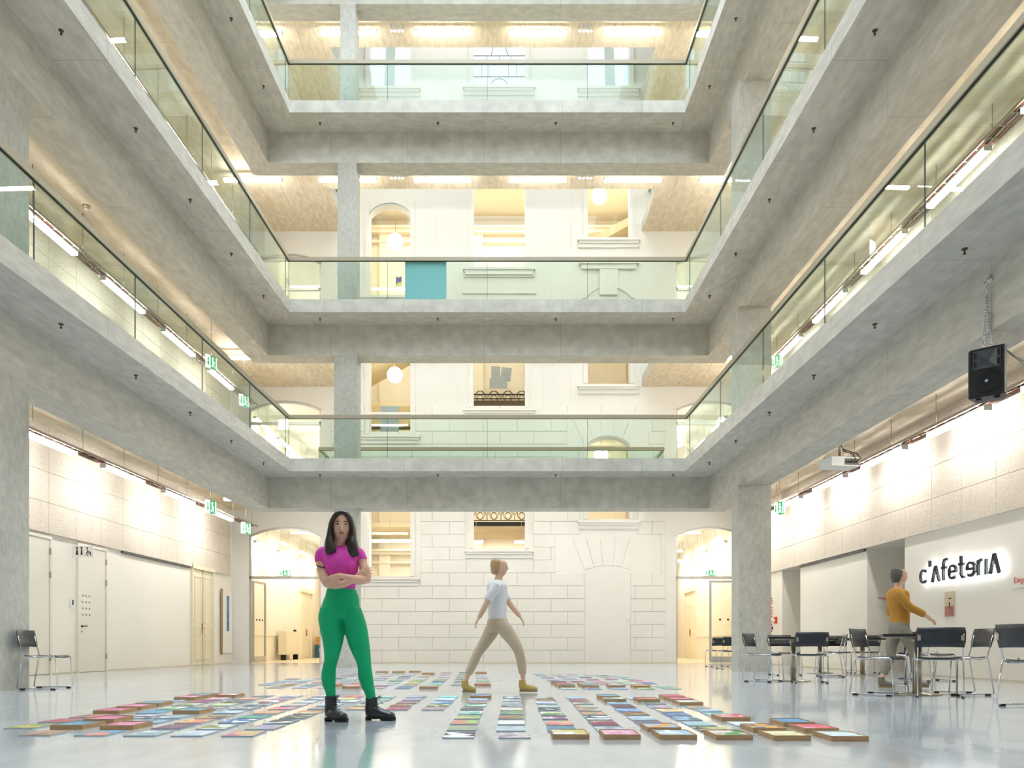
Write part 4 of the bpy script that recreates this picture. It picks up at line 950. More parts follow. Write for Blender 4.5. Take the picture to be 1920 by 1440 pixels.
# ------------------------------------------------------------------ chairs
def make_chair(mply):
    c = empty('stacking_chair')
    W2, r = .235, .0085
    for s_ in (-1, 1):
        x = s_*W2
        # closed side loop: seat rail, front leg, floor runner, rear leg
        pts = [(x, .20, .445), (x, -.19, .455), (x, -.215, .44), (x, -.245, .03), (x, -.225, .0185), (x, .25, .0185), (x, .27, .03), (x, .205, .43)]
        MB().tube(pts, r, 8, closed=True).build('side_frame', M_chrome, c)
        MB().tube([(x*.97, .19, .45), (x*.98, .205, .50), (x*.98, .245, .66), (x*.98, .262, .735)], r, 8).build('back_upright', M_chrome, c)
        MB().box(x-.03 if s_ > 0 else x-.002, x+.002 if s_ > 0 else x+.03, .262, .272, .66, .72).build('clip_plate', M_steel, c)
        for y in (-.19, .20): MB().box(x-.014, x+.014, y-.028, y+.028, 0, .022).build('rubber_foot', M_black, c)
    MB().tube([(-W2, -.15, .44), (W2, -.15, .44)], r, 8).tube([(-W2, .14, .435), (W2, .14, .435)], r, 8).build('cross_tube', M_chrome, c)
    # seat: thin shell, front edge curled down
    prof = [(-.22, .440), (-.205, .453), (-.17, .459), (-.05, .454), (.08, .452), (.18, .460)]
    v = []; f = []; nx = 8
    for sgn in (0, 1):
        for (y, z) in prof:
            for i in range(nx+1):
                u = -1+2*i/nx; v.append((u*.215, y, z+.010*u*u-(.011 if sgn else 0)))
    n = len(prof)*(nx+1)
    for a in range(len(prof)-1):
        for i in range(nx):
            q = a*(nx+1)+i; f.append([q, q+1, q+nx+2, q+nx+1]); f.append([n+q, n+q+nx+1, n+q+nx+2, n+q+1])
    for i in range(nx):
        f.append([i, n+i, n+i+1, i+1]); q = (len(prof)-1)*(nx+1)+i; f.append([q, q+1, n+q+1, n+q])
    for a in range(len(prof)-1):
        q = a*(nx+1); f.append([q, q+nx+1, n+q+nx+1, n+q]); q += nx; f.append([q, n+q, n+q+nx+1, q+nx+1])
    MB().add(v, f, 0, True).build('seat', mply, c, fix=True)
    # curved back
    v = []; f = []; nx, nz = 12, 4
    for sgn in (0, 1):
        for k in range(nz+1):
            t = k/nz; z = .585+.225*t; yb = .232+.045*t
            wd = .255-(.012 if k in (0, nz) else 0)
            for i in range(nx+1):
                u = -1+2*i/nx; v.append((u*wd, yb+.035*(1-u*u)-(.010 if sgn else 0), z-(.006*u*u if k == 0 else 0)))
    n = (nz+1)*(nx+1)
    for a in range(nz):
        for i in range(nx):
            q = a*(nx+1)+i; f.append([q, q+1, q+nx+2, q+nx+1]); f.append([n+q, n+q+nx+1, n+q+nx+2, n+q+1])
    for i in range(nx):
        f.append([i, n+i, n+i+1, i+1]); q = nz*(nx+1)+i; f.append([q, q+1, n+q+1, n+q])
    for a in range(nz):
        q = a*(nx+1); f.append([q, q+nx+1, n+q+nx+1, n+q]); q += nx; f.append([q, n+q, n+q+nx+1, q+nx+1])
    MB().add(v, f, 0, True).build('backrest', mply, c, fix=True)
    return c
# chair faces -y in its own frame (seat front towards -y, back at +y)
proto = make_chair(M_ply); used = [False]
def chair(px, py, face, label, group, Y=None):
    """px, py: centre of the chair on the floor; face: heading (deg, 0 = +x, 90 = away from camera)"""
    o = proto if not used[0] else copy_tree(proto); used[0] = True
    x, y = ground(px, py) if Y is None else ((px-960)*Y/F, Y)
    o.location = (x, y, 0); o.rotation_euler.z = math.radians(face+90); tag(o, label, 'chair', group); return o
chair(87, 1292, 7, 'dark brown chrome chair standing alone by the left concrete pillar', 'loose chairs')
CG = 'black chairs around the cafeteria tables'
chair(1432, 1278, -40, 'black chrome chair in front of the right pillar, side on', CG)
chair(1472, 1266, -84, 'black chrome chair behind the left table, facing the camera', CG)
chair(1517, 1280, 79, 'black chrome chair in front of the left table, back to the camera', CG)
chair(1570, 1262, -100, 'black chrome chair facing the camera between the left and middle tables', CG)
chair(1556, 1269, 165, 'black chrome chair at the right side of the left table, side on', CG)
chair(1622, 1262, 78, 'black chrome chair with its back half hidden behind the middle tables', CG)
chair(1650, 1303, -46, 'black chrome chair in front of the person in ochre, facing right', CG)
chair(1699, 1281, 112, 'dark blue-black chair behind the front right table', CG)
chair(1758, 1306, 68, 'large black chair nearest at the front right table, back to the camera', CG)
chair(1802, 1302, 174, 'black chair at the right side of the front right table, facing left', CG)
chair(1750, 1277, -80, 'black chair on the far side of the front right table', CG)
chair(1950, 1327, 12, 'black chrome chair cut off by the right picture edge', 'loose chairs')
chair(1344, 1250, 100, 'small black chair left of the right pillar, leftmost of two', CG)
chair(1366, 1254, 95, 'small black chair half hidden by the right pillar', CG)
brown = [o for o in proto.children if o.name.startswith(('seat', 'backrest'))]
# ------------------------------------------------------------------ tables
def make_table():
    t = empty('cafeteria_table')
    MB().box(-.41, .41, -.41, .41, .709, .74).build('tabletop', M_tabtop, t)
    MB().box(-.3, .3, -.04, .04, .69, .712).box(-.04, .04, -.3, .3, .685, .712).build('support_cross', M_steel, t)
    MB().lathe([(.045, .02), (.045, .69)], n=20).lathe([(.07, .66), (.07, .688)], n=20).build('column', M_steel, t)
    MB().lathe([(.27, 0), (.27, .010), (.12, .022), (.05, .03)], n=32).build('base_plate', M_steel, t)
    for i in range(4): MB().lathe([(.02, 0), (.02, .004)], (.24*math.cos(i*PI/2), .24*math.sin(i*PI/2), 0), 8).build('floor_glide', M_black, t)
    return t
tp = make_table(); tu = False
for px, py, rz, lab in ((1721, 1302, -.38, 'square black cafeteria table nearest the camera, left of the lettering'), (1488, 1277, -.28, 'square black cafeteria table beside the right concrete pillar'), (1537, 1262, -.25, 'square black cafeteria table farthest back, behind the left one'), (1617, 1266, -.3, 'square black cafeteria table in the middle, behind the side-on chair')):
    o = tp if not tu else copy_tree(tp); tu = True
    x, y = ground(px, py); o.location = (x, y, 0); o.rotation_euler.z = rz; tag(o, lab, 'table', 'square cafeteria tables')
# purple stand behind the front table
x, y = ground(1697, 1273); g = empty('coat_stand', (x, y-.0, 0)); tag(g, 'thin dark violet metal stand behind the person in ochre', 'stand')
mv = mat('dark_violet_metal', '#2a2440', .5)
MB().box(-.012, .012, -.012, .012, .12, 1.3).build('post', mv, g); MB().box(-.12, .16, -.01, .01, .44, .47).build('cross_bar', mv, g); MB().lathe([(.12, 0), (.12, .01), (.02, .03), (.015, .13)], n=18).build('foot_plate', mv, g)
# ------------------------------------------------------------------ pictures laid out on the floor
S1 = 280/1920
NEAR = [(0, """45,530,P,8a9a50,d8c040;235,622,P,b98a70,8a6a50;483,452,P,b5565e,b5565e;880,390,P,c66a74,8a6a5a;642,535,F,4f9fc0,3a86ac;945,625,P,3fa3c4,e8907a;1070,455,F,e0679b,e88ab0;1192,337,F,e05a9a,ffffff;1282,540,F,cf6a86,e890b8;1488,282,F,ea7fb0,f0a0c4;1580,628,P,9ab5b8,dfe8e8"""),
(230, """160,237,F,57a6cc,6fb4d4;162,333,P,3f9fcf,60aed4;35,397,P,e6e6f0,55586a;106,462,P,9fc3d6,5f8fa8;358,537,P,7a5266,8a6274;615,628,P,b9cfd6,dfe9ee;400,400,P,8fb0b8,cfdde0;412,283,P,e9f0e6,5fb544;632,235,P,9aa06a,e8e0c8;408,190,P,dfe4f0,6f86a8;642,337,F,5fb0c8,48a0bc;658,462,P,f0807a,f4c85a;658,155,F,f4a6c8,f8c8dc;845,193,P,a8376e,b84a80;833,125,F,5fa8c8,72b4d0;925,400,P,7d5068,e8c84a;935,540,P,8f9a48,e8ece8;1035,155,P,f4b0ba,f8c8cc;1100,237,P,d9e25a,b9e0e0;915,285,P,8fa0c0,e0a070;1185,125,F,f48ab4,ffffff;1158,335,P,cfe0ee,8fb4d0;1225,460,P,3f7fbf,ffffff;1268,632,P,cf7a9a,e8c87a;1290,195,P,8a8a8a,5a5a5a;1370,285,P,8f9aa0,e8e8ee;1465,155,P,f4a080,f8b898;1462,400,P,3f8fa8,4ab08a;1555,237,P,4a4a48,e8ecf0;1565,543,P,b8a8c8,c0c898;1625,122,P,5a5f66,e8e8e8"""),
(400, """505,340,P,e8a878,f4d0a8;570,193,P,e85a80,f8f8f8;630,467,P,4a4a50,f0f0f0;700,285,P,d85a78,f0a0a0;703,160,P,a888b0,d8a8c0;840,122,P,b890b0,e8e0e0;845,400,P,55584a,c0b8a0;858,240,P,c0c0d8,e8d0a8;1015,198,P,cfe4ee,ffffff;1022,340,P,d88a60,e8d8b0;1145,160,P,6a7080,e8eef4;1200,285,P,a89890,c8c0b8;1320,237,P,c8dcf0,e8f0f8;1270,120,P,a8a8b8,d8d8e0"""),
(600, """205,190,P,9a7068,e8e8e8;290,125,P,f06a78,f48a90;180,157,P,f0d8d8,f0e860;320,287,P,e8a070,f0c890;415,243,P,90b080,e0d0b0;520,198,P,9aa0a8,c0d8d0;620,170,P,a0c0b8,d0dcd8;700,130,P,8fd0c0,b8e0d0;830,290,P,c0506a,c86478;890,243,P,9a6a50,d8c080;975,205,P,8a4a5a,c08a90;1045,165,P,b8b0cc,a0a8c0;1110,130,P,8f9aa8,c0ccd4;1300,290,P,c0909a,b8a0a0;1360,248,P,8f8a4a,e8ecd8;1425,208,P,5f90d0,c8dcf4;1475,165,P,b8d8f0,e8f4fc;1525,133,P,7fdde0,90e4e4"""),
(800, """200,652,P,5a3050,ffffff;255,557,P,a8b090,c8b8a0;298,475,P,e88a80,a8cc60;350,407,P,d8c090,88b860;400,347,P,60b8b0,f0f4f0;432,290,P,5a5f58,90958a;485,243,P,3fb070,e8f4ec;515,203,P,a03060,d8b8b0;530,168,P,9fc4e8,b4d4f0;558,137,F,6a98d8,ffffff;925,655,P,a89aa8,e0d0d0;892,565,P,a8c0c4,c8d8dc;912,480,P,fdfdfd,f8f4f4;918,408,P,c05860,88a060;940,347,P,609888,a8c070;948,296,P,f0b850,e8e8ee;958,250,P,a8b4bc,505868;960,217,P,98a8b0,c8d0d4;970,180,P,b0b8c4,e8e8f0;978,140,P,48484c,ffffff;1622,662,F,fafafa,e0d060;1560,572,P,2f88a8,3a94b0;1540,487,P,e87a80,f0b890;1490,413,P,ffffff,8a4a80;1470,355,P,70a850,f0f4d8;1440,303,P,404450,e0e4e8;1440,258,P,50988a,c8d8c8;1415,210,P,b8c8f0,e8ecf8;1420,178,P,a86850,a09060;1400,145,P,7a7a70,c0c0b8"""),
(980, """1045,665,F,f49ac0,f8c8dc;965,566,P,d8dee4,9aa4ac;895,490,P,8a2a50,f0a060;835,417,P,3a3a60,f4f4fa;780,358,P,d8a078,90a070;725,305,P,b07858,c8d0b8;690,262,P,b8ccb0,e88a60;655,217,P,8a8478,c8c0b8;615,180,P,a85048,d89080;575,145,P,a0c4e8,b4d0ec;1052,183,F,30a890,ffffff;985,143,F,4fb0d0,60bcd8;1125,217,P,6a90b8,a8c8e0;1190,260,P,70383c,7c4448;1235,310,P,6a98dc,a0c4f0;1325,360,P,7a4040,b89048;1410,423,P,a8c4d0,d0e0e8;1500,490,P,c84070,5a6a90;1605,568,F,f0a830,a8d0f0;1770,668,F,a8d0e8,ffffff;1480,183,F,e8b070,c8506a;1380,150,P,e8ecf4,c8d0e0"""),
(1160, """585,147,F,f0507a,f46a8c;685,183,F,e860a8,ee7cb8;788,225,F,d0d4d8,ffffff;350,217,P,5a6a68,889490;418,265,P,50a0c0,f0b0c8;545,315,P,f0c040,ffffff;630,367,P,6890d0,3a4a6a;745,425,P,5a7a80,a8ccf0;910,495,P,a8ccd4,b8d8dc;1060,570,P,c8c080,303430;1255,672,F,f4dcd0,3fa050;905,270,P,e8a070,50a0a0;1050,313,P,88b8d0,b8d4e8;1180,370,P,60c0d0,d0ecf0;1318,430,F,f05a80,f8e8d0;1520,497,P,e8f4fa,f4fafc;1730,578,F,f0b030,3a5a98"""),
(1380, """490,680,F,e8dc90,f8f4c8;612,498,F,3a98d0,58acd8;888,580,F,f04a70,f8a0b8;1228,688,F,b8d8dc,f4fafa""")]
FAR = [(470, """165,418,P,8fb4cc,a8c4d8;340,385,P,90a4b4,b8c4cc;490,357,P,6a90a8,90b0c0;640,330,P,a8b8c4,c8d0d4;770,292,P,6a6070,807884;355,488,P,b89098,c8a8a8;435,465,P,6aa868,c87a58;590,437,P,4a3a3a,a05a5a;720,408,P,d8a868,c8b8a0;860,378,P,4a88d0,90b8e8;1000,335,P,a8c8c8,c0d8d8;1160,308,P,c8d4dc,e0e4e8;1330,282,P,b07078,d0a0a0;915,488,P,90b0cc,c8d8e8;1060,452,P,7a8478,a0a8b0;1200,420,P,8a90b0,c8c8d8;1380,395,P,4a4450,c0b0b8;1370,362,P,e89068,f0b090;1490,490,P,c0c8c8,dcdcdc"""),
(600, """240,272,P,5a6a60,a0a8a0;440,222,P,a06080,c08098;560,200,P,b07080,c890a0;700,165,P,6a6a70,b0a0b0;40,455,F,f06a88,f490a8;150,390,P,f080a8,f4a0bc;440,325,P,a8b0b0,c8ccd0;560,290,P,c0c8c8,d8dcdc;495,495,F,f4c0d0,f8d8e0;560,432,P,e89080,f0b0a0;690,390,P,f07a98,d8a890;780,352,P,c8a098,e0c8c0;1245,142,F,c8a890,d8c0a8;1200,160,P,a8c4d8,c0d8e4;1340,218,P,d89a90,e0b8a8;1215,275,P,a87078,c89898;1150,312,P,90b8d0,b0ccdc;1190,445,P,9a6080,b888a0;1080,497,P,c87a68,f0e0d8;1620,142,F,c8a078,d8b8a0;1560,180,P,90c8c0,b8d8d0;1540,335,P,60a050,507878;1460,378,P,a8d8a0,c0e4d0;1330,415,P,b8e0e0,d8f0e8;1675,500,P,4a80c8,6a98d8;1770,458,P,3aa098,c8b090"""),
(740, """320,132,F,c8a078,d8b8a0;280,168,P,c8c0a8,d8d4c0;170,208,P,b8b0d8,c8c4e0;85,238,P,5a3a4a,906070;30,278,P,607080,a0b0c8;610,180,F,c8a078,a0c8c0;540,212,P,e0a878,e8c090;500,245,P,d8a070,e0b890;440,292,P,c8d8f0,f0e0e0;380,325,P,90c860,a8d080;290,360,P,88a848,a0b858;230,390,P,e8d840,f0e880;160,430,P,20a0a0,f07060;95,458,P,d8d0c8,70685a;1045,150,P,d84a70,e07090;1010,190,P,d89070,e0b090;975,245,P,d8a8b8,e8c8d0;920,290,P,d8b090,e0c8a8;860,325,P,a8a840,c8c860;815,357,P,2a5aa0,4a78b4;750,395,P,70c8b8,a8e0d8;710,430,P,90c090,b8d8b0;555,502,F,c8d8dc,e0e8e8;1440,145,P,3a3a50,505068;1430,182,P,70b0b0,b89078;1405,218,P,8a8a90,a89a70;1380,250,P,c8c070,a8a050;1355,300,P,a8a850,606850;1320,360,P,50a878,3a6a88;1260,430,P,8a848c,a89a60"""),
(840, """610,160,F,c8a888,d8bca0;610,190,P,b88090,d8a8b8;625,212,P,c8a0b0,f0e8f0;625,270,P,80a0a0,c0c0c8;635,305,P,d8a080,e0b8a0;635,335,P,60c050,a0dc90;592,438,F,d06a70,e890a0"""),
(980, """255,182,P,80b0b8,a0c8cc;315,210,P,7a9088,b0c0b8;440,258,P,b07088,c898a8;400,236,P,a8a898,c0c0b4;545,312,P,6a90d0,a0a8d8;600,352,P,c87a50,d89070;650,392,F,2a68a8,4a80b8;735,432,F,f06a50,f48870;812,468,F,3a78c0,5a90cc;885,515,P,d0e8a0,a8d8e0;630,180,P,d0c070,e0d498;700,205,P,a8c0c0,d0dcdc;810,238,P,c07890,d8a0b0;900,268,P,90b0d0,c0c8d8;960,298,P,88a078,c0a8a8;1050,330,P,c8b8a8,e0c8d0;1120,362,P,8a4050,a86068;1270,432,F,80a0a8,e0e8e8;1350,468,F,50b0d0,70c0d8;1450,515,P,4060a0,e8f0ff;1020,187,P,d890b8,c0a8c0;1150,230,P,a0c8b8,c8dcd4;1310,258,P,4a3a48,706068;1460,308,P,8a3a60,a85880;1560,345,P,e080a0,e8a0b8;1640,372,P,d88898,e0b0b0;1750,405,P,8a2a48,e0a890;1450,205,P,e09070,c8c880"""),
(1120, """260,468,F,f4f4f4,d8e0e8;360,512,P,98b8e8,b8d0f0;45,218,P,3a3038,88b0a0;100,250,P,d8b898,b8c8a0;200,298,P,4a3040,c06080;370,345,P,d8d8e0,f0e8c0;450,375,P,c8c870,e8e8c8;620,405,P,c8c8c8,e0e4d0;820,478,F,d8a860,e8c088;962,515,P,90b850,c8dc98;230,205,P,f0c0b0,f4d0c8;290,228,P,a0c0e0,c8dcf0;450,250,P,80b050,a8ccc8;600,288,P,60b8a8,98d0c0;760,325,P,f06a88,c05868;940,360,P,f07aa8,f4a0c4;1060,402,P,2a78b0,4a90c0;1250,440,P,f0c8a8,f0d8c8;1400,477,P,80b070,98c8a8;1550,512,P,b8c850,98b8c0""")]
items = []
for blk, sc_, ox, oy in ((NEAR, 280/1920, 0, 1290), (FAR, 160/1920, 0, 1250)):
    for x0, txt in blk:
        for it in txt.replace('\n', '').split(';'):
            cx_, cy_, ty, c1, c2 = it.strip().split(',')
            px, py = x0+float(cx_)*sc_, oy+float(cy_)*sc_
            x, y = ground(px, py); items.append([x, y, ty, c1, c2, blk is FAR])
# keep neighbours in one column from overlapping
W_P, L_P, W_F, L_F = .208, .30, .236, .315
items.sort(key=lambda t: (t[5], t[1]))
keep = []
for it in items:
    w1 = W_F if it[2] == 'F' else W_P; ok = True
    for k in keep:
        w2 = W_F if k[2] == 'F' else W_P
        ox_ = min(it[0]+w1, k[0]+w2)-max(it[0], k[0])
        if ox_ > 0 and abs(it[1]-k[1]) < L_P+.012:
            if ox_ < .1: it[0] += (ox_+.01) * (1 if it[0] > k[0] else -1)
            elif it[1]-k[1] < L_P*.45: ok = False; break
            else: it[1] = k[1]+L_P+.015
    if ok: keep.append(it)
items = keep
def cname(h):
    r, g_, b_ = [int(h[i:i+2], 16)/255 for i in (0, 2, 4)]; mx, mn = max(r, g_, b_), min(r, g_, b_); d_ = mx-mn
    if d_ < .07: return 'white' if mn > .9 else 'pale grey' if mn > .7 else 'grey' if mn > .4 else 'black'
    hh = (60*((g_-b_)/d_ % 6) if mx == r else 60*((b_-r)/d_+2) if mx == g_ else 60*((r-g_)/d_+4)); s_ = d_/mx
    if hh < 12 or hh > 345: b0 = 'red' if s_ > .5 else 'rose'
    elif hh < 42: b0 = 'orange' if s_ > .5 and mx > .8 else 'brown' if mx < .72 else 'peach'
    elif hh < 66: b0 = 'yellow' if mx > .7 else 'olive'
    elif hh < 150: b0 = 'green'
    elif hh < 192: b0 = 'teal' if mx < .8 else 'turquoise'
    elif hh < 250: b0 = 'blue'
    elif hh < 290: b0 = 'violet'
    else: b0 = 'pink' if mx > .75 else 'plum'
    if s_ < .2 and mx > .6: return 'pale '+b0 if mx > .75 else 'greyish '+b0
    if mx < .45: return 'dark '+b0
    return ('light ' if mx > .85 and s_ < .4 else '')+b0
rows = {}
for it in items:
    base = 4.98 if not it[5] else 10.78
    r_ = round((it[1]+.012*it[0]-base)/.40); rows.setdefault((it[5], r_), []).append(it)
fw, fl_, fh = W_F, L_F, .034
m = MB()
def frame_mesh():
    m = MB(); t = .008
    m.box(0, fw, 0, t, 0, fh).box(0, fw, fl_-t, fl_, 0, fh).box(0, t, t, fl_-t, 0, fh).box(fw-t, fw, t, fl_-t, 0, fh); return m.mesh('wooden_frame', M_frame)
FRM = frame_mesh()
FAW = MB().box(.0082, fw-.0082, .0082, fl_-.0082, .026, .0295).mesh('artwork', M_art)
FBK = MB().box(.0082, fw-.0082, .0082, fl_-.0082, .004, .026).mesh('backing_board', M_card)
FGL = MB().box(.0125, fw-.0125, .0125, fl_-.0125, .030, .0315).mesh('glazing', M_clear)
M_edge = mat('grey_board_edge', '#a9b2b8', .6)
PBD = MB().box(0, W_P, 0, L_P, 0, .007).mesh('board', M_edge)
PAW = MB().box(.002, W_P-.002, .002, L_P-.002, .007, .0085).mesh('artwork', M_art)
def soft(h):
    r = hexc(h); g_ = .3*r[0]+.6*r[1]+.1*r[2]; return tuple(.88*(v*.86+g_*.14) for v in r[:3]) + (1,)
random.seed(5)
for (isf, r_), L_ in sorted(rows.items(), key=lambda t: (t[0][0], t[0][1])):
    L_.sort(key=lambda t: t[0])
    rr = sorted({k[1] for k in rows if k[0] == isf}).index(r_)
    for i, (x, y, ty, c1, c2, _) in enumerate(L_):
        n1, n2 = cname(c1), cname(c2); col = n1 if n1 == n2 else '%s and %s' % (n1, n2)
        side = '%s from left' % (ORDN[i] if i < 18 else str(i+1)+'th')
        where = '%s, %s %s row' % (side, ORDN[rr], 'far' if isf else 'near')
        lab = ('framed %s picture, ' if ty == 'F' else 'unframed %s picture, ') % col + where
        rt = empty('framed_picture' if ty == 'F' else 'picture_board', (x, y, 0), random.uniform(-.012, .012))
        tag(rt, lab, 'picture', 'pictures in the %s field on the floor' % ('far' if isf else 'near'))
        if ty == 'F':
            place('wooden_frame', FRM, rt); place('backing_board', FBK, rt); a_ = place('artwork', FAW, rt)
        else:
            place('board', PBD, rt); a_ = place('artwork', PAW, rt)
        a_.color = soft(c1); a_['second_colour'] = list(soft(c2)[:3]); a_['mix_level'] = random.uniform(.46, .56)
# ------------------------------------------------------------------ people
M_skin = noisy('skin', '#d9a78c', '#e1b399', 9, .5, spec=.35)
M_hair = noisy('dark_brown_hair', '#1a100d', '#33211a', 30, .36, (4, 4, .6), spec=.6)
M_shirt = noisy('magenta_knit', '#d43fa6', '#dc4eb2', 12, .75)
M_legg = noisy('green_leggings', '#04a066', '#08aa72', 10, .7)
M_boot = noisy('black_leather', '#101216', '#23262c', 12, .32, spec=.6)
M_sole = mat('black_boot_sole', '#15120f', .7)
M_lip = mat('lip_rose', '#a8504e', .45)
M_brow = mat('dark_brow', '#33221c', .8)
M_eyew = mat('eye_white', '#d9d2cc', .3)
M_iris = mat('dark_iris', '#1f130e', .2)
class Fig:
    def __init__(s, Yb): s.Y = Yb; s.k = Yb/F
    def P(s, px, py, dy=0): return Vector(at(px, py, s.Y+dy))
    def ring(s, px, py, hw, dp, dy=0): return (s.P(px, py, dy), hw*s.k, dp)
    def rings(s, L_): return [s.ring(*r) for r in L_]
G = Fig(6.20)
def hand(m, base, d, across, nrm, size=.17, curl=.5, spread=.012, rad=.0078, thumb=1):
    """palm + four unequal fingers + thumb; d = pointing direction, nrm = back-of-hand direction"""
    base = Vector(base); d = Vector(d).normalized(); across = Vector(across).normalized(); nrm = Vector(nrm).normalized()
    pl = size*.5
    m.loft([(base-d*.02, .021, .017), (base+d*pl*.3, .030, .016), (base+d*pl*.8, .036, .014), (base+d*pl, .033, .012)], 14, 3, ref=tuple(nrm))
    for i, ln in enumerate((.40, .47, .44, .34)):
        st = base+d*pl*.86+across*(-.027+.018*i); q = [st-d*.015, st]; p = st; dr = d.copy()+across*(-.06+.04*i)
        for j, f_ in enumerate((.42, .32, .26)):
            dr = (dr-nrm*(curl*(.35+.35*j))).normalized(); p = p+dr*size*ln*f_*1.05; q.append(p)
        m.tube(q, [rad*1.05, rad*1.1, rad, rad*.92, rad*.7], 8)
    th = base+d*pl*.18-across*.026*thumb
    m.tube([base+d*.0, th, th-across*thumb*.022+d*.025, th-across*thumb*.03+d*.052-nrm*.008], [rad*1.2, rad*1.35, rad*1.15, rad*.8], 8)
woman = empty('person', (G.P(648, 1352)[0], G.Y, 0))
tag(woman, 'person with long dark hair in magenta top, green leggings and black boots, arms crossed', 'person')
def wadd(o):
    o.parent = woman; o.location = -woman.location; return o
# torso, head, neck and arms: one continuous skin surface
TORSO = [(641, 1109, 24, .085, 0), (641, 1102, 24.5, .082, 0), (641, 1090, 25.5, .080, 0), (641, 1077, 27.5, .088, -.002), (641, 1066, 29.5, .102, -.010), (640, 1056, 31.5, .108, -.014), (639, 1046, 34, .100, -.008), (638, 1038, 37, .085, 0), (637.5, 1031, 33, .066, .004), (637, 1026, 20, .052, .006), (637, 1021, 10.5, .05, .004)]
body = MB()
body.loft([(p, a*.93, b_*.92) for p, a, b_ in G.rings(TORSO)], 26, 3)
body.loft(G.rings([(637, 1030, 10, .052, .008), (637.5, 1018, 9.3, .05, .0), (638.5, 1008, 9.5, .052, -.004)]), 18, 3)
# head: skull + jaw, turned towards the camera
HX = 641.0; PHI = math.radians(11); cP, sP = math.cos(PHI), math.sin(PHI); HREF = (-sP, cP, 0)
def hp(u, py, dy):
    c = G.P(HX, py, 0); a = u*G.k; return Vector((c.x+a*cP-dy*sP, c.y+a*sP+dy*cP, c.z))
def hr_(L_): return [(hp(u, y, d), hw*G.k, dp) for u, y, hw, dp, d in L_]
body.loft(hr_([(.2, 1013.2, 4.5, .022, -.062), (.1, 1010.5, 8.6, .044, -.046), (0, 1005, 12.6, .064, -.030), (0, 998, 15.6, .080, -.014), (0, 990, 16.9, .088, -.008), (0, 981, 17.2, .092, -.004), (0, 972, 16.4, .088, .004), (0, 965, 13, .07, .010), (0, 961.5, 6, .032, .012)]), 26, 4, ref=HREF)
fy = -.094
body.loft([(hp(0, 986, fy+.010), .008, .008), (hp(0, 991, fy+.003), .009, .011), (hp(0, 996.2, fy-.006), .0115, .012), (hp(0, 998.4, fy+.002), .010, .008)], 10, 3, ref=HREF)
for s_ in (-1, 1):
    body.ball(hp(s_*2.2, 997.2, fy+.002), .007, .007, .006, nu=10, nv=6)
    body.ball(hp(s_*9.3, 994, fy+.036), .018, .018, .02, nu=12, nv=8)
    body.ball(hp(s_*17.3, 990, .008), .008, .02, .028, nu=10, nv=8)
body.ball(hp(0, 1010.5, fy+.024), .017, .014, .013, nu=12, nv=8)
body.ball(hp(0, 1002.6, fy+.006), .017, .010, .010, nu=12, nv=8)
# her right arm (left in the picture): runs behind the other forearm
body.loft(G.rings([(605, 1036, 10.5, .05, .01), (601.5, 1046, 10.2, .048, .005), (602.5, 1058, 9.6, .045, -.002), (605.5, 1072, 9.6, .044, -.02), (609.5, 1084, 10, .044, -.045), (614.5, 1092.5, 9.2, .040, -.07)]), 18, 4)
ra = [(G.P(612, 1092, -.062), .040, .040), (G.P(622, 1095.5, -.095), .037, .037), (G.P(634, 1096.5, -.125), .033, .032), (G.P(648, 1094, -.135), .028, .027), (G.P(662, 1088, -.125), .022, .022), (G.P(671, 1082, -.115), .019, .020)]
body.loft(ra, 16, 4)
# her left arm (right in the picture): crosses in front
body.loft(G.rings([(672.5, 1037, 9.5, .05, .01), (677.5, 1047, 9.0, .046, .005), (680.5, 1058, 8.6, .043, -.005), (684, 1070, 9.0, .043, -.03), (687, 1080, 9.2, .043, -.06), (685, 1087.5, 9, .040, -.09)]), 18, 4)
la = [(G.P(685.5, 1085, -.085), .039, .040), (G.P(676, 1087.5, -.13), .038, .037), (G.P(664, 1086.5, -.175), .035, .034), (G.P(652, 1083.5, -.20), .029, .028), (G.P(642, 1080.8, -.205), .023, .022), (G.P(636, 1080, -.20), .021, .019)]
body.loft(la, 16, 4)
# hips + legs (bare surface under the leggings)
HIP = [(641, 1100, 25.5, .083, 0), (640.5, 1112, 28.5, .09, 0), (641, 1122, 31.6, .10, .004), (639.8, 1134, 34, .112, .010), (638.5, 1146, 37, .118, .012), (638, 1156, 38.5, .112, .008), (640, 1165, 33, .095, .004)]
LL = [(620, 1140, 19, .105, .01), (621, 1156, 23.5, .107, .006), (622.5, 1172, 22.8, .098, 0), (624, 1190, 20.8, .088, -.008), (624, 1206, 18, .078, -.012), (622.8, 1222, 14.7, .068, -.012), (621, 1238, 12.3, .060, -.008), (618, 1250, 12.0, .058, .004), (616, 1266, 13.1, .061, .014), (617, 1282, 11.6, .054, .014), (620, 1298, 8.9, .042, .010), (620.8, 1312, 7.9, .038, .008), (620.8, 1326, 7.6, .036, .006)]
RL = [(658, 1142, 18, .10, .01), (661.5, 1158, 20.0, .102, .008), (666, 1174, 20.6, .095, .006), (669.5, 1190, 20.3, .088, .004), (673, 1206, 19.0, .08, .004), (677.5, 1222, 16.7, .070, .008), (681.8, 1238, 13.6, .062, .016), (683.6, 1252, 12.5, .058, .030), (685.2, 1267, 13.2, .061, .045), (688.6, 1282, 12.0, .055, .055), (693.6, 1298, 9.4, .043, .065), (696, 1310, 8.3, .039, .070), (697, 1324, 7.8, .037, .07)]
shr = lambda L_, q: [(p, a-q, b_-q) for p, a, b_ in G.rings(L_)]
body.loft(shr(HIP, .008), 26, 3); body.loft(shr(LL, .006), 20, 3); body.loft(shr(RL, .006), 20, 3)
wadd(remeshed(body, 'body', M_skin, .0055, 3))
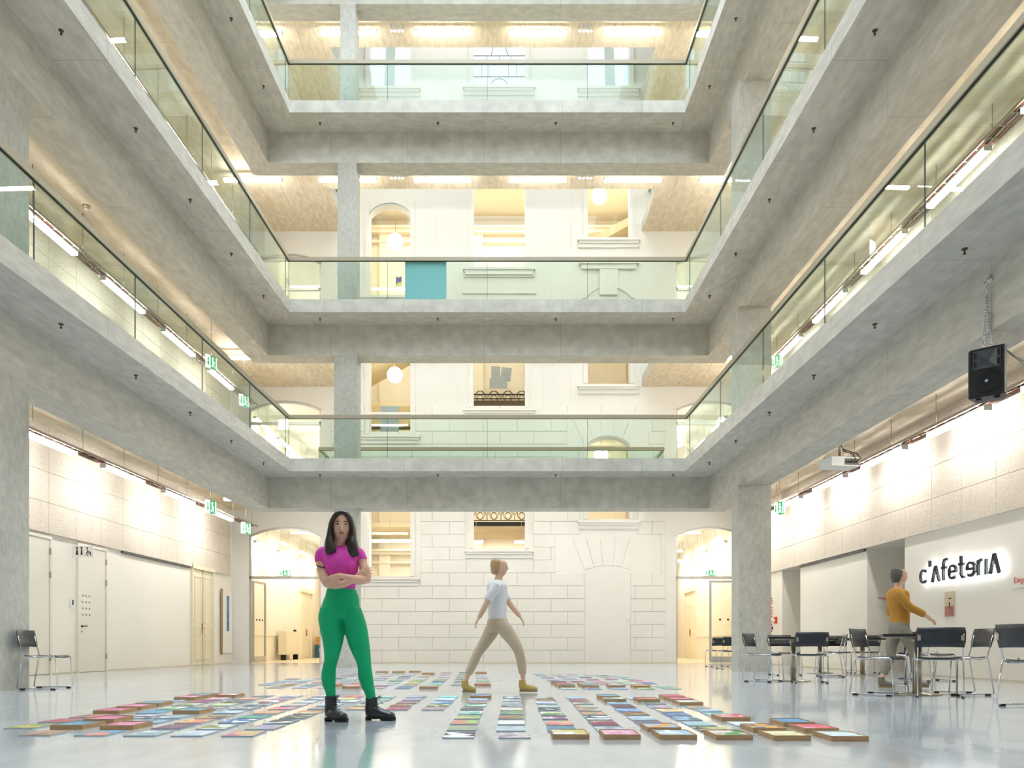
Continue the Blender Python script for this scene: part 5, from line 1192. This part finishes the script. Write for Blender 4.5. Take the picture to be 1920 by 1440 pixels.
# hands as part of the skin, fingers kept separate
hm = MB()
hand(hm, G.P(637, 1080, -.20), (-.80, -.02, -.36), (.18, .1, -.85), (-.12, -.98, .05), .165, .42, rad=.0078, thumb=-1)
o = remeshed(hm, 'left_hand', M_skin, .0035, 2); wadd(o)
hm = MB()
hand(hm, G.P(672, 1080, -.125), (.70, .05, .45), (.45, .0, -.70), (.1, -.97, .1), .135, .40, rad=.0075, thumb=-1)
o = remeshed(hm, 'right_hand', M_skin, .0035, 2); wadd(o)
# top with short sleeves
sh = MB()
sh.loft([(p, a+.004, b_+.007) for p, a, b_ in G.rings(TORSO[:-1])], 30, 3)
for s_ in (-1, 1): sh.ball(G.P(641+s_*13.5, 1061.5, -.082), .050, .038, .048)
sh.loft([(p, a+.005, b_+.004) for p, a, b_ in G.rings([(613, 1034, 9, .055, .008), (605, 1037, 10.6, .052, .008), (601.6, 1046, 10.4, .049, .004), (602.0, 1054.5, 9.8, .047, .0)])], 20, 4)
sh.loft([(p, a+.005, b_+.004) for p, a, b_ in G.rings([(664, 1034, 9, .055, .008), (672, 1037, 9.6, .052, .008), (677.6, 1046, 8.8, .047, .004), (679.2, 1051, 8.6, .045, .0)])], 20, 4)
wadd(remeshed(sh, 'short_sleeved_top', M_shirt, .006, 16))
# leggings
lg = MB()
lg.loft([(p, a+.003, b_+.006) for p, a, b_ in G.rings([(641, 1103, 25.8, .088, 0)] + HIP[1:])], 30, 3)
lg.loft([(p, a+.002, b_+.004) for p, a, b_ in G.rings(LL[:-1])], 22, 3); lg.loft([(p, a+.002, b_+.004) for p, a, b_ in G.rings(RL[:-1])], 22, 3)
lgo = wadd(remeshed(lg, 'leggings', M_legg, .006, 14))
# waist band of the top seen under the forearm
# hair
hr = MB()
hr.ball(hp(0, 978.3, .032), .0925, .100, .0925, nu=28, nv=18)
hr.loft(hr_([(0, 975, 20.8, .082, .054), (0, 992, 22.0, .078, .062), (0, 1008, 23.0, .066, .066), (0, 1022, 25, .056, .072), (0, 1034, 25.5, .044, .078)]), 28, 4)
hr.loft([(hp(0, 963, -.070), .016, .024), (hp(-9, 967.5, -.074), .020, .026), (hp(-17, 979, -.055), .020, .036), (hp(-20.5, 993, -.034), .022, .044), (hp(-21.5, 1008, -.040), .030, .044), (hp(-22, 1022, -.066), .042, .040), (hp(-20, 1033, -.088), .048, .030), (hp(-18, 1040, -.098), .042, .015)], 18, 4)
hr.loft([(hp(0, 963, -.070), .016, .024), (hp(9, 967, -.074), .020, .026), (hp(17, 978, -.055), .020, .036), (hp(20.5, 992, -.034), .022, .044), (hp(20.5, 1008, -.040), .030, .044), (hp(20, 1022, -.070), .042, .040), (hp(21, 1036, -.094), .046, .030), (hp(23, 1046.5, -.100), .038, .014)], 18, 4)
wadd(remeshed(hr, 'long_hair', M_hair, .0055, 5))
# face features
for s_ in (-1, 1):
    ex_ = s_*7.2; ez_ = 986.4
    e_ = wadd(MB().ball(hp(ex_, ez_, fy+.0145), .0135, .010, .0064, nu=14, nv=8).build('eye', M_eyew))
    i_ = MB().ball(hp(ex_, ez_, fy+.0075), .0064, .005, .0062, nu=12, nv=8).build('iris', M_iris); i_.parent = e_
    l_ = MB().tube([hp(ex_-s_*3.0, ez_+.3, fy+.006), hp(ex_-s_*1.2, ez_-1.4, fy+.003), hp(ex_+s_*1.2, ez_-1.4, fy+.006), hp(ex_+s_*3.4, ez_-.1, fy+.015)], .0022, 6).build('eyelid_line', M_brow); l_.parent = e_
    wadd(MB().tube([hp(ex_-s_*3.6, ez_-4.8, fy+.001), hp(ex_-s_*1, ez_-5.7, fy+.002), hp(ex_+s_*1.6, ez_-5.8, fy+.006), hp(ex_+s_*4.4, ez_-4.6, fy+.017)], [.0022, .0032, .0028, .0012], 6).build('eyebrow', M_brow))
wadd(MB().loft([(hp(-5.2, 1003.2, fy+.008), .002, .003), (hp(-2.2, 1002.6, fy-.003), .0060, .006), (hp(0, 1002.9, fy-.005), .0064, .006), (hp(2.2, 1002.6, fy-.003), .006, .006), (hp(5.2, 1003.2, fy+.008), .002, .003)], 12, 4).build('lips', M_lip))
band = []
for i in range(24):
    a_ = 2*PI*i/24; c_ = G.P(604.2, 1063.2, -.008); band.append(c_+Vector((.0465*math.cos(a_), .051*math.sin(a_), -.010*math.cos(a_+.3))))
wadd(MB().tube(band, .004, 6, closed=True).build('arm_band', M_iron))
# boots
def boot(ax, ay, dy, hx, toe, dirv, name='boot'):
    """ax: ankle px, sole py; heel px, toe px along the picture, dirv: dy of the toe"""
    g = MB(); k_ = G.k; z0 = .028
    Yb_ = G.Y+dy; bx = lambda px: (px-960)*Yb_/F
    A = Vector((bx(ax), Yb_, 0)); H = Vector((bx(hx), Yb_, 0)); T = Vector((bx(toe), Yb_+dirv, 0)); d = (T-H).normalized(); L_ = (T-H).length
    top = EYE+(HY-ay)*Yb_/F
    g.loft([(Vector((A.x, A.y, top)), .046, .050), (Vector((A.x, A.y, top-.06)), .045, .048), (Vector((A.x-.0, A.y, .13)), .044, .050), (A+Vector((0, 0, .09)), .046, .055), (A+d*.01+Vector((0, 0, .045)), .044, .06)], 20, 4, ref=tuple(d))
    g.loft([(H+d*.014+Vector((0, 0, .045)), .028, .030), (H+d*.05+Vector((0, 0, .054)), .040, .048), (H+d*L_*.42+Vector((0, 0, .058)), .044, .048), (H+d*L_*.62+Vector((0, 0, .048)), .046, .038), (H+d*L_*.82+Vector((0, 0, .042)), .047, .032), (H+d*(L_-.022)+Vector((0, 0, .038)), .037, .026), (H+d*(L_-.006)+Vector((0, 0, .034)), .018, .014)], 20, 4, ref=(0, 0, 1))
    b_ = wadd(remeshed(g, name, M_boot, .0045, 4))
    sd = d.cross(Vector((0, 0, 1)))
    so = MB(); pts = []
    for t, w_ in ((0, .024), (.02, .036), (.1, .040), (.35*1, .037), (.55, .044), (.78, .050), (.93, .038), (1.0, .014)): pts.append((t, w_))
    l_ = [H+d*L_*t+sd*w_ for t, w_ in pts]; r_ = [H+d*L_*t-sd*w_ for t, w_ in pts][::-1]
    so.prism([(v.x, v.y) for v in l_+r_], .014, .030)
    l_ = [H+d*L_*t+sd*w_ for t, w_ in pts if t <= .3]; r_ = [H+d*L_*t-sd*w_ for t, w_ in pts if t <= .3][::-1]; so.prism([(v.x, v.y) for v in l_+r_], 0, .015)
    l_ = [H+d*L_*t+sd*w_ for t, w_ in pts if t >= .5]; r_ = [H+d*L_*t-sd*w_ for t, w_ in pts if t >= .5][::-1]; so.prism([(v.x, v.y) for v in l_+r_], .002, .015)
    s_ = so.build('sole', M_sole); s_.parent = b_
    lc = MB()
    for i in range(6):
        t = i/5; c_ = A+d*(.046+.05*t*t)+Vector((0, 0, top-.03-(top-.11)*t)); lc.tube([c_-sd*.024, c_+d*.007, c_+sd*.024], .003, 6)
    c_ = A+d*.05+Vector((0, 0, top-.01))
    for q in (-1, 1): lc.tube([c_, c_+d*.02+sd*.02*q+Vector((0, 0, .022)), c_+d*.035+sd*.012*q+Vector((0, 0, .012)), c_+d*.012], .0025, 6)
    lc.tube([c_+d*.01, c_+d*.035+Vector((0, 0, -.03)), c_+d*.05+Vector((0, 0, -.045))], .0025, 6)
    x_ = lc.build('lace', M_black); x_.parent = b_
boot(620.5, 1305, .0, 613.5, 655, -.10)
boot(696.5, 1307, .075, 687.5, 743, -.06)

# walking passers-by
def walker(name_label, Yb, spec):
    fg = Fig(Yb); o = empty('person', (fg.P(spec['c'], 1300)[0], Yb, 0)); tag(o, name_label, 'person')
    def ad(q): q.parent = o; q.location = -o.location; return q
    b_ = MB(); R_ = lambda L_, e=0: [(p, a+e, d_+e) for p, a, d_ in fg.rings(L_)]
    for key in ('torso', 'head', 'neck', 'arm1', 'arm2', 'leg1', 'leg2'): b_.loft(R_(spec[key], -.008 if key in ('torso', 'leg1', 'leg2') else 0), 18, 3)
    for hd in spec['hands']: hand(b_, fg.P(*hd[0]), hd[1], hd[2], hd[3], .16, .5, rad=.009)
    nx_, ny_ = spec['nose']; b_.ball(fg.P(nx_, ny_, spec.get('ny', 0)), .016, .014, .02, nu=10, nv=8)
    ad(remeshed(b_, 'body', M_skin2, .009, 3))
    t = MB(); t.loft(R_(spec['torso'], .008), 20, 3); t.loft(R_(spec['sleeve1'], .010), 16, 3); t.loft(R_(spec['sleeve2'], .010), 16, 3); ad(remeshed(t, spec['topname'], spec['topmat'], .010, 4))
    t = MB(); t.loft(R_(spec['hip'], .008), 20, 3); t.loft(R_(spec['leg1'][:-1], .009), 18, 3); t.loft(R_(spec['leg2'][:-1], .009), 18, 3); ad(remeshed(t, 'trousers', spec['legmat'], .010, 5))
    t = MB(); t.loft(R_(spec['hair']), 20, 3); ad(remeshed(t, 'hair', spec['hairmat'], .009, 4))
    for (hx, hy, tx, ty, dy, tdy) in spec['shoes']:
        t = MB(); H = fg.P(hx, hy, dy); T = fg.P(tx, ty, tdy); d = (T-H)
        H.z = max(H.z, .0); up = Vector((0, 0, 1))
        t.loft([(H+up*.05, .032, .04), (H+d*.2+up*.060, .040, .055), (H+d*.5+up*.050, .042, .040), (H+d*.8+up*.040, .044, .032), (H+d+up*.030, .026, .02)], 16, 4, ref=(0, 0, 1))
        t.loft([(H+d*.18+up*.05, .045, .05), (H+d*.14+up*.15, .042, .046)], 14, 3, ref=tuple(d.normalized()))
        s_ = ad(remeshed(t, 'shoe', spec['shoemat'], .008, 3))
        sd = d.normalized().cross(up).normalized()*.04
        q = MB(); q.prism([((H-sd).x, (H-sd).y), ((T-sd*.6).x, (T-sd*.6).y), ((T+sd*.6).x, (T+sd*.6).y), ((H+sd).x, (H+sd).y)], max(0, H.z), max(0, H.z)+.022); so = q.build('sole', M_sole2); so.parent = s_
    e = MB(); nxp = spec['eyes']; e.ball(fg.P(nxp[0], nxp[1], nxp[2]), .008, .008, .005, nu=8, nv=6); ad(e.build('eye', M_iris))
    return o
M_skin2 = noisy('pale_skin', '#d3ab8f', '#dcb69c', 8, .5)
M_sole2 = mat('tan_sole', '#8d7a4a', .7)
S = dict(c=935,
  head=[(941, 1079.5, 4, .02, 0), (941, 1075, 8, .045, 0), (940, 1068, 11.5, .065, 0), (938.5, 1060, 13, .072, 0), (937, 1053.5, 10, .06, 0), (936.5, 1050, 4, .03, 0)],
  neck=[(934, 1090, 8, .055, 0), (936, 1080, 7, .05, 0), (938, 1072, 7, .05, 0)],
  torso=[(933, 1168, 16.5, .15, 0), (932.5, 1150, 16, .145, 0), (932, 1130, 17, .16, 0), (932, 1108, 18.5, .19, 0), (932.5, 1096, 17, .19, 0), (933, 1088.5, 9, .10, 0)],
  hip=[(933, 1160, 17.5, .155, 0), (933, 1172, 19, .165, 0), (934, 1184, 17, .15, 0)],
  leg1=[(929, 1170, 12, .09, .06), (920, 1186, 12.5, .085, .07), (908, 1206, 10, .07, .07), (896, 1224, 8, .058, .07), (887, 1244, 7.6, .055, .07), (878, 1264, 6, .042, .07), (872, 1280, 5, .038, .07)],
  leg2=[(938, 1170, 12, .09, -.08), (951, 1186, 12.5, .085, -.09), (964, 1204, 10, .07, -.09), (973, 1222, 8.2, .058, -.09), (978, 1244, 7.4, .054, -.09), (980, 1264, 5.8, .042, -.09), (981, 1280, 5, .038, -.09)],
  arm1=[(931, 1097, 7, .05, -.20), (922, 1112, 6.6, .048, -.23), (914, 1128, 6, .042, -.24), (906, 1143, 5.2, .038, -.24), (898, 1158, 4, .03, -.23)],
  arm2=[(934, 1097, 7, .05, .20), (943, 1112, 6.6, .048, .22), (952, 1127, 6, .042, .23), (963, 1141, 5.2, .038, .22), (974, 1155, 4, .03, .21)],
  sleeve1=[(931, 1096, 7.5, .055, -.19), (922, 1112, 7.2, .052, -.225), (915, 1126, 6.8, .048, -.235)],
  sleeve2=[(934, 1096, 7.5, .055, .19), (943, 1112, 7.2, .052, .215), (951, 1125, 6.8, .048, .225)],
  hands=[((897, 1159, -.23), (-.4, 0, -.85), (-.1, 1, 0), (-.85, 0, .4)), ((975, 1156, .21), (.5, 0, -.8), (.1, -1, 0), (.8, 0, .5))],
  nose=(951.5, 1066), hair=[(935, 1048.5, 6, .035, 0), (933.5, 1053, 12.5, .075, 0), (931, 1061, 12.5, .082, 0), (929, 1070, 9, .075, 0), (928.5, 1077, 6, .06, 0)],
  shoes=[(868, 1297, 892, 1299, .07, .05), (974, 1297, 1008, 1297, -.09, -.10)], eyes=(949.5, 1062, -.04), topname='pale_grey_shirt',
  topmat=noisy('pale_grey_shirt_cloth', '#d9d7d8', '#e2e0e1', 4, .8), legmat=noisy('beige_trouser_cloth', '#b9a58c', '#c5b29a', 5, .8), shoemat=mat('mustard_boot', '#b59a54', .6), hairmat=noisy('light_brown_hair', '#b08d68', '#bf9d78', 12, .6))
walker('person walking right in pale shirt, beige trousers and mustard boots before the back wall', 9.94, S)
S2 = dict(c=1690,
  head=[(1690, 1094, 4, .02, 0), (1690.5, 1089.5, 8, .045, 0), (1690, 1083, 10.5, .065, 0), (1688.5, 1076, 11.6, .072, 0), (1687, 1070.5, 9, .06, 0), (1686.5, 1067.5, 4, .03, 0)],
  neck=[(1683, 1105, 7.5, .055, 0), (1685.5, 1096, 6.5, .05, 0), (1688, 1088, 6.5, .05, 0)],
  torso=[(1686, 1176, 15, .15, 0), (1687, 1160, 15.5, .145, 0), (1686, 1142, 15.5, .16, 0), (1683.5, 1122, 17, .19, 0), (1682.5, 1110, 15.5, .19, 0), (1683, 1103.5, 8, .10, 0)],
  hip=[(1686, 1168, 15.5, .15, 0), (1685, 1180, 16.5, .16, 0), (1684, 1190, 15.5, .15, 0)],
  leg1=[(1682, 1178, 11, .09, .06), (1676, 1194, 11, .085, .07), (1671, 1212, 9, .07, .07), (1670, 1230, 7.4, .058, .07), (1664, 1248, 7, .055, .07), (1657, 1264, 5.6, .042, .07), (1652, 1277, 4.6, .038, .07)],
  leg2=[(1690, 1178, 11, .09, -.08), (1700, 1194, 11, .085, -.09), (1709, 1212, 9, .07, -.09), (1714, 1230, 7.4, .058, -.09), (1716, 1248, 7, .055, -.09), (1717, 1264, 5.4, .042, -.09), (1718, 1277, 4.6, .038, -.09)],
  arm1=[(1683, 1111, 6.6, .05, -.20), (1694, 1124, 6, .048, -.24), (1705, 1138, 5.6, .042, -.26), (1722, 1146, 5, .038, -.27), (1741, 1157, 3.8, .03, -.27)],
  arm2=[(1682, 1111, 6.6, .05, .20), (1676, 1126, 6.2, .048, .22), (1670, 1142, 5.4, .042, .22), (1672, 1158, 4.6, .038, .21), (1677, 1172, 3.8, .03, .20)],
  sleeve1=[(1683, 1110, 7.2, .055, -.19), (1694, 1124, 6.8, .052, -.235), (1705, 1138, 6.2, .048, -.255), (1718, 1144.5, 5.8, .043, -.265), (1733, 1152.5, 5.0, .038, -.27)],
  sleeve2=[(1682, 1110, 7.2, .055, .19), (1676, 1126, 6.8, .052, .215), (1670, 1142, 6.2, .048, .215), (1671.5, 1155, 5.6, .043, .21)],
  hands=[((1742, 1158, -.27), (.75, 0, -.6), (.1, -1, 0), (.6, 0, .75)), ((1678, 1173, .20), (.3, 0, -.9), (.1, 1, 0), (-.9, 0, -.3))],
  nose=(1700.5, 1081), hair=[(1685.5, 1066, 5.5, .035, 0), (1684, 1070, 11.5, .075, 0), (1681.5, 1077, 11.5, .082, 0), (1679.5, 1085, 8.5, .075, 0), (1679.5, 1092, 6, .06, 0)],
  shoes=[(1648, 1289, 1677, 1289, .07, .05), (1712, 1289, 1741, 1289, -.09, -.10)], eyes=(1699, 1077.5, -.04), topname='ochre_jacket',
  topmat=noisy('ochre_cloth', '#a8752c', '#b58439', 5, .8), legmat=noisy('grey_trouser_cloth', '#7b7468', '#8a8377', 5, .8), shoemat=mat('grey_brown_shoe', '#6f675c', .6), hairmat=noisy('dark_grey_hair', '#4a4744', '#5c5854', 12, .6))
walker('person walking right in ochre jacket and grey trousers behind the cafeteria tables', 10.9, S2)
